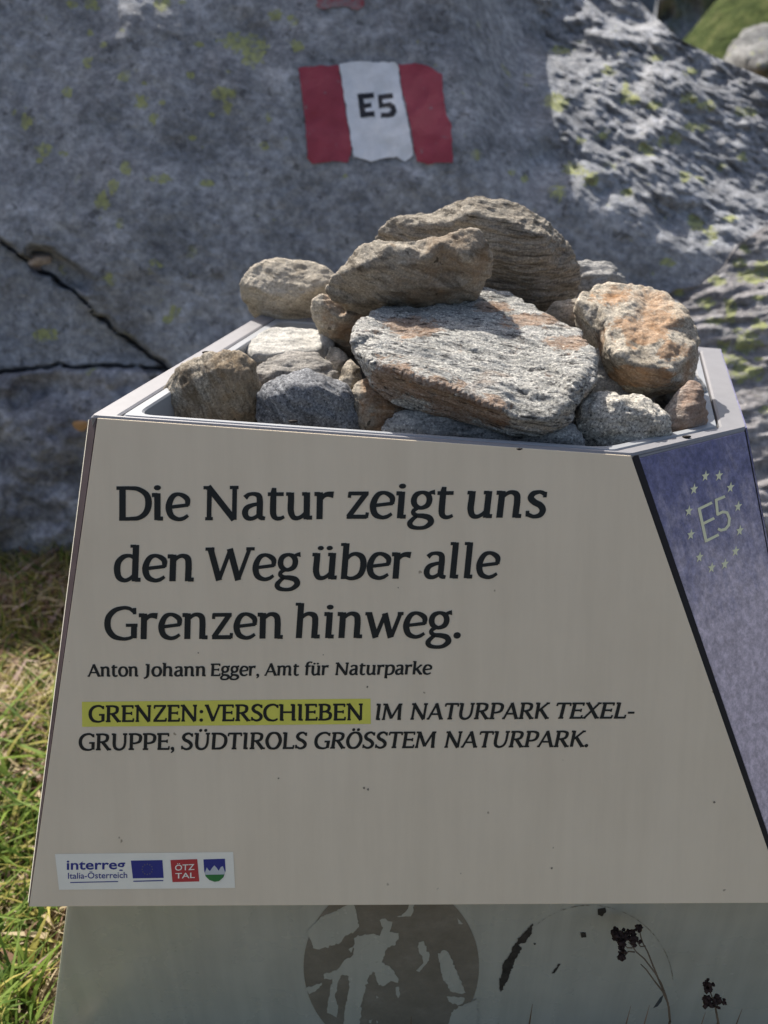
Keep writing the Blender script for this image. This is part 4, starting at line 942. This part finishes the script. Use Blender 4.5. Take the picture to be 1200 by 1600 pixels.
stone('shaded grey stone in the gap between slab and rusty tan stone',
      [(896, 590, 1.5), (910, 562, 2), (940, 545, 2.5), (985, 590, 2), (985, 625, 1.4), (940, 650, 1.2), (900, 635, 1.2)], [(925, 590, .3), (955, 610, .2)], .815, .06, grey('gap_rock', band=.4, speck=.5), amp=.7, lay=.6, seed=19, steep=0.60)
stone('brown stone in shadow under the right end of the topmost stone',
      [(850, 490, 2), (868, 474, 2), (905, 465, 2), (940, 500, 2), (955, 545, 1.6), (920, 560, 1.2), (870, 530, 1.2)], [(895, 495, .3), (915, 530, .2)], .89, .08, brown('shadow_rock', band=.5, speck=.4), amp=.7, lay=.6, seed=20, steep=0.90)
# supporting stones deeper in the tray, seen in the gaps
for i, (cx_, cy_, z_, r_, lb) in enumerate([(430, 560, .98, 60, 'grey stone deep in the tray behind the whitish flat stone'), (600, 560, .95, 70, 'dark stone deep in the tray under the tan wedged stone'), (700, 520, 1.02, 80, 'stone deep in the tray below the topmost stone'),
                                           (820, 560, .95, 75, 'stone deep in the tray under the rear edge of the slab'), (1000, 560, .93, 70, 'stone deep in the tray under the rusty tan stone'), (1015, 500, 1.0, 60, 'stone deep in the tray behind the rusty tan stone'), (335, 610, .88, 48, 'stone deep in the tray behind the front left corner stone'),
                                           (860, 620, .82, 55, 'grey stone deep in the tray below the right half of the slab'), (700, 640, .82, 60, 'grey stone deep in the tray below the left half of the slab'), (1072, 610, .84, 36, 'stone deep in the tray beside the right lip')]):
    ang = np.linspace(0, 2 * math.pi, 11, endpoint=False)
    ol = [(cx_ + r_ * math.cos(a) * random.uniform(.85, 1.1), cy_ + r_ * .7 * math.sin(a) * random.uniform(.85, 1.1), 2) for a in ang]
    stone(lb, ol, [(cx_, cy_ - r_ * .1, -.5), (cx_ + r_ * .4, cy_ + r_ * .2, .3)], z_, .06, (grey if i % 2 else brown)(f'deep_rock_{i}', band=.5, speck=.5), amp=.8, lay=.6, vox=.003, seed=30 + i)

# ------------------------------------------------------------------ ground, hill, far rocks
def ground_mat():
    k = NT('dry_soil'); v = k.mapping()
    c = k.ramp(k.noise(v, 6, 8, .7), [(.3, (.06, .05, .03)), (.5, (.15, .115, .07)), (.7, (.26, .20, .13))])
    c = k.mix(.6, c, k.ramp(k.noise(v, 60, 5, .7), [(.3, (.45,) * 3), (.55, (1,) * 3), (.75, (1.4,) * 3)]), 'MULTIPLY')
    return k.done(c, .95, k.bump(k.noise(v, 45, 6, .7), .8, .02), .1)
ax = np.sign(np.linspace(-1, 1, 181)) * np.abs(np.linspace(-1, 1, 181)) ** 3.2 * 60
GX, GY = np.meshgrid(ax, ax + 0.9)
gp = np.stack([GX, GY, 0 * GX], -1).reshape(-1, 3)
gz = (0.02 * fbm(gp * 2.2, 4) + 0.006 * fbm(gp * 14, 3)).reshape(GX.shape)
n_ = len(ax); idx = np.arange(n_ * n_).reshape(n_, n_)
fc = np.stack([idx[:-1, :-1].ravel(), idx[:-1, 1:].ravel(), idx[1:, 1:].ravel(), idx[1:, :-1].ravel()], 1)
gr = mesh_from('ground', np.stack([GX, GY, gz], -1).reshape(-1, 3), fc, ground_mat(), smooth=True); gr['kind'] = 'structure'
def ground_z(x, y):
    p = np.stack([np.atleast_1d(x), np.atleast_1d(y), 0 * np.atleast_1d(x)], 1); return 0.02 * fbm(p * 2.2, 4) + 0.006 * fbm(p * 14, 3)

# hillside rising to the right behind the boulder
k = NT('meadow_slope'); v = k.mapping()
c = k.ramp(k.noise(v, 3.6, 8, .8), [(.36, (.03, .05, .015)), (.5, (.085, .115, .035)), (.64, (.20, .21, .085))])
c = k.mix(.6, c, k.ramp(k.noise(v, 14, 5, .7), [(.3, (.4,) * 3), (.55, (1,) * 3), (.75, (1.4,) * 3)]), 'MULTIPLY')
mh = k.done(c, .95, k.bump(k.noise(v, 12, 6, .7), .8, .2), .1)
hx, hy = np.meshgrid(np.linspace(1.5, 40, 150), np.linspace(5, 30, 120))
hp = np.stack([hx, hy, 0 * hx], -1).reshape(-1, 3)
crest = 1.27 + (hx - 3.2) * 1.1
hz = crest - np.maximum(0, 10 - hy) * 0.55 - np.maximum(0, hy - 10) * .5 + 0.18 * fbm(hp * .8, 4).reshape(hx.shape) + .05 * fbm(hp * 3, 3).reshape(hx.shape)
hz = np.maximum(hz, -.3)
r_, c_ = hx.shape; idx = np.arange(r_ * c_).reshape(r_, c_)
fc = np.stack([idx[:-1, :-1].ravel(), idx[:-1, 1:].ravel(), idx[1:, 1:].ravel(), idx[1:, :-1].ravel()], 1)
hill = mesh_from('hill', np.stack([hx, hy, hz], -1).reshape(-1, 3), fc, mh, smooth=True); hill['kind'] = 'structure'
# shaded cliff farther back
pxs = np.arange(1024, 1330, 4.0); top = np.interp(pxs, [1024, 1030, 1050, 1330], [40, -20, -90, -140]); PX, PY = structured(pxs, top, 180, 60)
NC = nrm([-.2, -1, .05]); T = tplane(PX, PY, NC, np.array([9, 24, 0])); base = at(PX, PY, T).reshape(-1, 3)
T = T + (.9 * fbm(base * .6, 4) + .3 * ridged(aniso(base, [1, 0, .2], 1.2, .4), 3)).reshape(PX.shape)
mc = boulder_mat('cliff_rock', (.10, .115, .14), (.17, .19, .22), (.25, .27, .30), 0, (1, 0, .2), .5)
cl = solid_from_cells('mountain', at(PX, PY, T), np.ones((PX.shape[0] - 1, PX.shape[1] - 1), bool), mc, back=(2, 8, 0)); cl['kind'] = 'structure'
# distant ridge in the gap
pxs = np.arange(840, 1300, 6.0); top = -30 + 22 * np.sin(pxs / 37.0) + 12 * np.sin(pxs / 11.0); PX, PY = structured(pxs, top, 190, 50)
T = tplane(PX, PY, nrm([.1, -1, .35]), np.array([30, 160, 0])); base = at(PX, PY, T).reshape(-1, 3)
T = T + (7 * fbm(base * .06, 4) + 2 * ridged(aniso(base, [1, 0, .2], .12, .05), 3)).reshape(PX.shape)
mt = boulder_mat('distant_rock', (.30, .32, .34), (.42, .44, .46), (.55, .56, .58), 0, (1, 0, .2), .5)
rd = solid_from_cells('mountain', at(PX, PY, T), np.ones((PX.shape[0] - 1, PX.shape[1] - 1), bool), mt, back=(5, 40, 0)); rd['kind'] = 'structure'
stone('pale grey boulder on the green slope at the upper right',
      [(1132, 92, 20), (1145, 62, 40), (1165, 45, 60), (1200, 32, 80), (1260, 40, 60), (1290, 90, 30), (1270, 140, 0), (1200, 135, 0), (1150, 120, 0)], [(1165, 85, -20), (1200, 70, 0), (1190, 105, -40), (1240, 90, -20)],
      7.2, .9, boulder_mat('slope_boulder_rock', (.10, .10, .10), (.19, .19, .185), (.28, .28, .27), .5), amp=4, lay=2, vox=.03, group=None, name='boulder', cat='boulder', seed=50)

# ------------------------------------------------------------------ grass
def leaf_mat(name, a, b):
    k = NT(name); oi = k.n('NewGeometry')
    c = k.ramp(oi.outputs['Random Per Island'], [(0.0, a), (1.0, b)])
    m = k.done(c, .6, None, .25)
    tr = k.n('BsdfTranslucent'); k.l(c, tr.inputs[0]); mx = k.n('MixShader'); mx.inputs[0].default_value = .35
    out = [x for x in k.t.nodes if x.bl_idname == 'ShaderNodeOutputMaterial'][0]
    k.l(k.b.outputs[0], mx.inputs[1]); k.l(tr.outputs[0], mx.inputs[2]); k.l(mx.outputs[0], out.inputs[0])
    return m
mg = [leaf_mat('green_grass', (.05, .10, .014), (.19, .27, .045)), leaf_mat('yellow_grass', (.26, .245, .05), (.42, .37, .11)), leaf_mat('straw', (.34, .26, .135), (.58, .48, .32)), leaf_mat('brown_litter', (.13, .075, .04), (.33, .20, .13)), leaf_mat('pink_litter', (.28, .18, .15), (.52, .39, .33))]
def blades(spec):
    V = []; Fs = []; MI = []; b = 0; seg_ = 4
    for (x, y, z, h, w, az, bend, mi, tilt) in spec:
        d = np.array([math.cos(az), math.sin(az), 0]); s_ = np.array([-d[1], d[0], 0])
        for i in range(seg_ + 1):
            t = i / seg_; p = np.array([x, y, z]) + d * (tilt * h * t + bend * h * t * t) + np.array([0, 0, h * t * (1 - .35 * bend * t)])
            ww = w * (1 - t) ** .7 * .5 + .0002
            V += [p + s_ * ww, p - s_ * ww]
            if i: Fs.append((b + 2 * i - 2, b + 2 * i - 1, b + 2 * i + 1, b + 2 * i)); MI.append(mi)
        b += 2 * (seg_ + 1)
    return V, Fs, MI
def in_footprint(x, y): return (-.42 < x < .66 and .50 < y < .95)
spec = []
def scatter(n, x0, x1, y0, y1, hmin, hmax, probs, wmin=.0015, wmax=.0045):
    X = rng.uniform(x0, x1, n); Y = rng.uniform(y0, y1, n); Z = ground_z(X, Y)
    D = fbm(np.stack([X * 6, Y * 6, 0 * X], 1), 3)
    for x, y, z, dn in zip(X, Y, Z, D):
        if in_footprint(x, y): continue
        far = ss(np.array(y), .75, 1.25)
        pr = np.array(probs) * np.array([1 - .75 * far, 1, 1 + .6 * far, 1 + 1.5 * far]); pr /= pr.sum()
        if dn < -.25 and random.random() < .6: pr = np.array([.1, .15, .45, .3])
        mi = rng.choice(4, p=pr); h = rng.uniform(hmin, hmax) * (1 + .6 * max(-.6, dn)) * (.55 if mi >= 2 else 1)
        flat = mi >= 2
        spec.append((x, y, z - .003, h, rng.uniform(wmin, wmax) * (1.3 if mi == 0 else .8), rng.uniform(0, 6.28), rng.uniform(.1, 1.0), mi, rng.uniform(.1, .5) + (rng.uniform(.4, 2.2) if flat else 0)))
scatter(26000, -1.15, -.28, .36, 1.75, .02, .075, [.46, .22, .24, .08], .002, .006)
scatter(9000, -.46, 1.3, .1, .52, .02, .07, [.55, .2, .2, .05])
scatter(9000, -1.8, 1.8, -.3, 1.9, .02, .07, [.5, .2, .22, .08])
for _ in range(5200):
    x, y = rng.uniform(-1.15, -.28), rng.uniform(.4, 1.65)
    if in_footprint(x, y) or (y < .85 and rng.random() < .75): continue
    spec.append((x, y, float(ground_z(x, y)[0]) + rng.uniform(.004, .03), rng.uniform(.006, .02), rng.uniform(.004, .010), rng.uniform(0, 6.28), rng.uniform(.1, .8), int(rng.choice([2, 3, 1, 4], p=[.35, .3, .1, .25])), rng.uniform(.6, 3.5)))
# broader leaves close to the pedestal
for _ in range(420):
    x, y = rng.uniform(-.75, -.36), rng.uniform(.38, 1.0)
    if in_footprint(x, y): continue
    spec.append((x, y, float(ground_z(x, y)[0]), rng.uniform(.04, .11), rng.uniform(.006, .011), rng.uniform(0, 6.28), rng.uniform(.4, 1.2), int(rng.random() < .2), rng.uniform(.1, .7)))
# thin blades standing in front of the pedestal
for px_, py_, dx, zc in ((829, 1572, 4, .80), (976, 1575, 14, .79), (1005, 1574, 14, .78), (1157, 1580, 2, .80), (640, 1592, 4, .80), (1100, 1585, 2, .8)):
    tp = at(px_, py_, zc); bx = tp[0] + dx / F * 3; z0_ = 0.0
    spec.append((tp[0] + dx * .0004, tp[1], 0.0, tp[2] + .004, .0042, math.pi / 2, 0.0, 3, 0.0))
V, Fs, MI = blades(spec)
grass = mesh_from('grass', V, Fs, None); grass['kind'] = 'stuff'
for m in mg: grass.data.materials.append(m)
grass.data.polygons.foreach_set('material_index', MI)

# ------------------------------------------------------------------ dried flowers in front of the pedestal
def tube_mesh(bm, pts, r0, r1, sides=6):
    P = [np.array(p, float) for p in pts]; rings = []
    for i, p in enumerate(P):
        d = nrm(P[min(i + 1, len(P) - 1)] - P[max(i - 1, 0)]); a = nrm(np.cross(d, [0.3, 1, 0.1])); b = np.cross(d, a); r = r0 + (r1 - r0) * i / (len(P) - 1)
        rings.append([bm.verts.new((p + r * (a * math.cos(t) + b * math.sin(t))).tolist()) for t in np.linspace(0, 2 * math.pi, sides, endpoint=False)])
    for A, B in zip(rings[:-1], rings[1:]):
        for i in range(sides): bm.faces.new((A[i], A[(i + 1) % sides], B[(i + 1) % sides], B[i]))
def bm_obj(name, bm, mat, parent):
    P = np.array([v.co[:] for v in bm.verts]); bm.verts.index_update(); T_ = [tuple(v.index for v in f.verts) for f in bm.faces]; bm.free()
    return mesh_from(name, P, T_, mat, parent, smooth=True)
m_stem = plain('dry_stem', (.13, .095, .06), .8, .2, .3, 60); m_head = plain('dry_flower_head', (.04, .026, .022), .9, .1, .5, 200); m_leaf = plain('withered_leaf', (.05, .055, .05), .8, .1, .3, 80)
def flower(label, rootpx, z, stems, heads, leaf=None):
    """stems: lists of pixels from base to tip; heads: (px, py, r_px)"""
    bot = at(*rootpx, z); root = empty('dried_flower', (bot[0], bot[1], 0.0)); tag(root, label, 'dried flower', 'dried flowers in front of the pedestal')
    bm = bmesh.new()
    tube_mesh(bm, [(bot[0] + .004, bot[1], -.01), (bot[0] + .002, bot[1], bot[2] * .5), bot], .0013, .0011)
    for s_ in stems: tube_mesh(bm, [at(x, y, z) + np.array([0, random.uniform(-.002, .002), 0]) for x, y in s_], .0011 if len(s_) > 3 else .0007, .0005)
    bm_obj('stem', bm, m_stem, root)
    for hx_, hy_, r in heads:
        bm = bmesh.new(); c0 = at(hx_, hy_, z); R = r * z / F
        for _ in range(int(10 + r * 2.2)):
            q = c0 + rng.normal(size=3) * R * .40; rr = R * rng.uniform(.26, .48)
            ret = bmesh.ops.create_icosphere(bm, subdivisions=1, radius=rr, matrix=Matrix.Translation(Vector(q)))
            for v in ret['verts']: v.co = Vector(q) + (v.co - Vector(q)) * random.uniform(.55, 1.4)
        bm_obj('flower_head', bm, m_head, root)
    if leaf:
        bm = bmesh.new(); L_ = [at(x, y, z) for x, y in leaf]; bm.faces.new([bm.verts.new(p.tolist()) for p in L_]); bm_obj('leaf', bm, m_leaf, root)
fz = lambda L: [(900 + x / 4, 1420 + y / 4) for x, y in L]
flower('tall dried flower with clusters of black seed heads bending left', fz([(588, 700)])[0], .775,
       [fz([(588, 700), (578, 610), (560, 540), (530, 460), (490, 390), (430, 320), (375, 262), (350, 235), (330, 215)]), fz([(560, 540), (520, 450), (480, 350), (445, 260), (420, 220), (405, 175), (398, 140)]), fz([(575, 590), (540, 510), (490, 445), (440, 385), (405, 345)]),
        fz([(365, 262), (330, 275), (295, 295)]), fz([(350, 238), (320, 235), (300, 225)]), fz([(435, 240), (400, 225), (375, 200)]), fz([(345, 215), (320, 190), (290, 180)])],
       [(*fz([(262, 165)])[0], 11), (*fz([(285, 205)])[0], 8), (*fz([(283, 296)])[0], 7.5), (*fz([(330, 152)])[0], 5.5), (*fz([(362, 185)])[0], 9), (*fz([(390, 122)])[0], 6.5), (*fz([(290, 250)])[0], 6)],
       fz([(548, 535), (535, 580), (510, 610), (480, 622), (505, 585), (525, 555)]))
flower('short dried flower with small black seed heads near the right edge', fz([(888, 712)])[0], .785,
       [fz([(888, 712), (880, 660), (872, 610), (855, 560), (838, 520), (825, 495)]), fz([(872, 610), (890, 590)]), fz([(866, 600), (840, 590)])],
       [(*fz([(820, 475)])[0], 8), (*fz([(825, 575)])[0], 9), (*fz([(888, 575)])[0], 8.5), (*fz([(842, 600)])[0], 5)])

# small bits lying about
def dry_leaf(label, px_, py_, z, r, mat):
    c0 = at(px_, py_, z); V = []; Fs = []
    n = 10
    for i in range(n):
        a = 2 * math.pi * i / n; V.append(c0 + np.array([r * math.cos(a), r * .25 * math.sin(a), r * .6 * math.sin(a) + .15 * r * math.cos(2 * a)]))
    V.append(c0 + np.array([0, -.2 * r, .15 * r]))
    o = mesh_from('dry_leaf', V, [(i, (i + 1) % n, n) for i in range(n)], mat, origin=c0); tag(o, label, 'leaf'); return o

m_ol = leaf_mat('orange_leaf', (.50, .26, .10), (.62, .36, .16))
zb_ = float(boulder_depth(np.array([[126.0]]), np.array([[664.0]]))[0, 0])
dry_leaf('orange dry leaf on the dark rock beside the upper left corner of the stand', 126, 664, zb_ - .012, .018, m_ol)
zb_ = float(boulder_depth(np.array([[60.0]]), np.array([[404.0]]))[0, 0])
stone('added pale pinkish stone for the lit ledge edge at the left of the dark hollow', [(42, 408, 2), (50, 398, 2), (66, 395, 2), (80, 399, 2), (78, 408, 2), (62, 412, 2), (46, 416, 2)], [(58, 403, 0), (70, 402, .3)], zb_ - .03, .05, stone_mat('lit_edge_stone', (.40, .33, .30), (.60, .50, .46), (.7, .6, .56)), amp=.6, lay=.3, vox=.004, group=None, seed=60)  # added stone, its pale colour stands in for the lit edge of the ledge
m_seed = plain('dark_seed', (.02, .015, .012), .7, .2)
for lb, (x, y), fn, r in (('dark withered seed lying on the left rim', (322, 553), rim, 5.5), ('tiny dark seed on the front rim before the bluish stone', (457, 661), rim, 4.5), ('tiny brown seed on the front rim near the violet panel', (811, 704), rim, 3), ('small dark seed husk on the rim above the violet panel', (1072, 685), rim, 4.5)):
    c0 = fn(x, y, .0012); bm = bmesh.new()
    for dx, dy, q in ((0, 0, 1), (.9, .35, .7), (-.7, .3, .6)):
        bmesh.ops.create_icosphere(bm, subdivisions=2, radius=r * .0006 * q, matrix=Matrix.Translation(Vector(c0) + Vector((dx, dy, .1)) * r * .0006) @ Matrix.Diagonal((1.2, .7, .55, 1)))
    P = np.array([v.co[:] for v in bm.verts]); bm.verts.index_update(); T_ = [tuple(v.index for v in f.verts) for f in bm.faces]; bm.free()
    tag(mesh_from('seed', P, T_, m_seed, smooth=True, origin=c0), lb, 'seed')
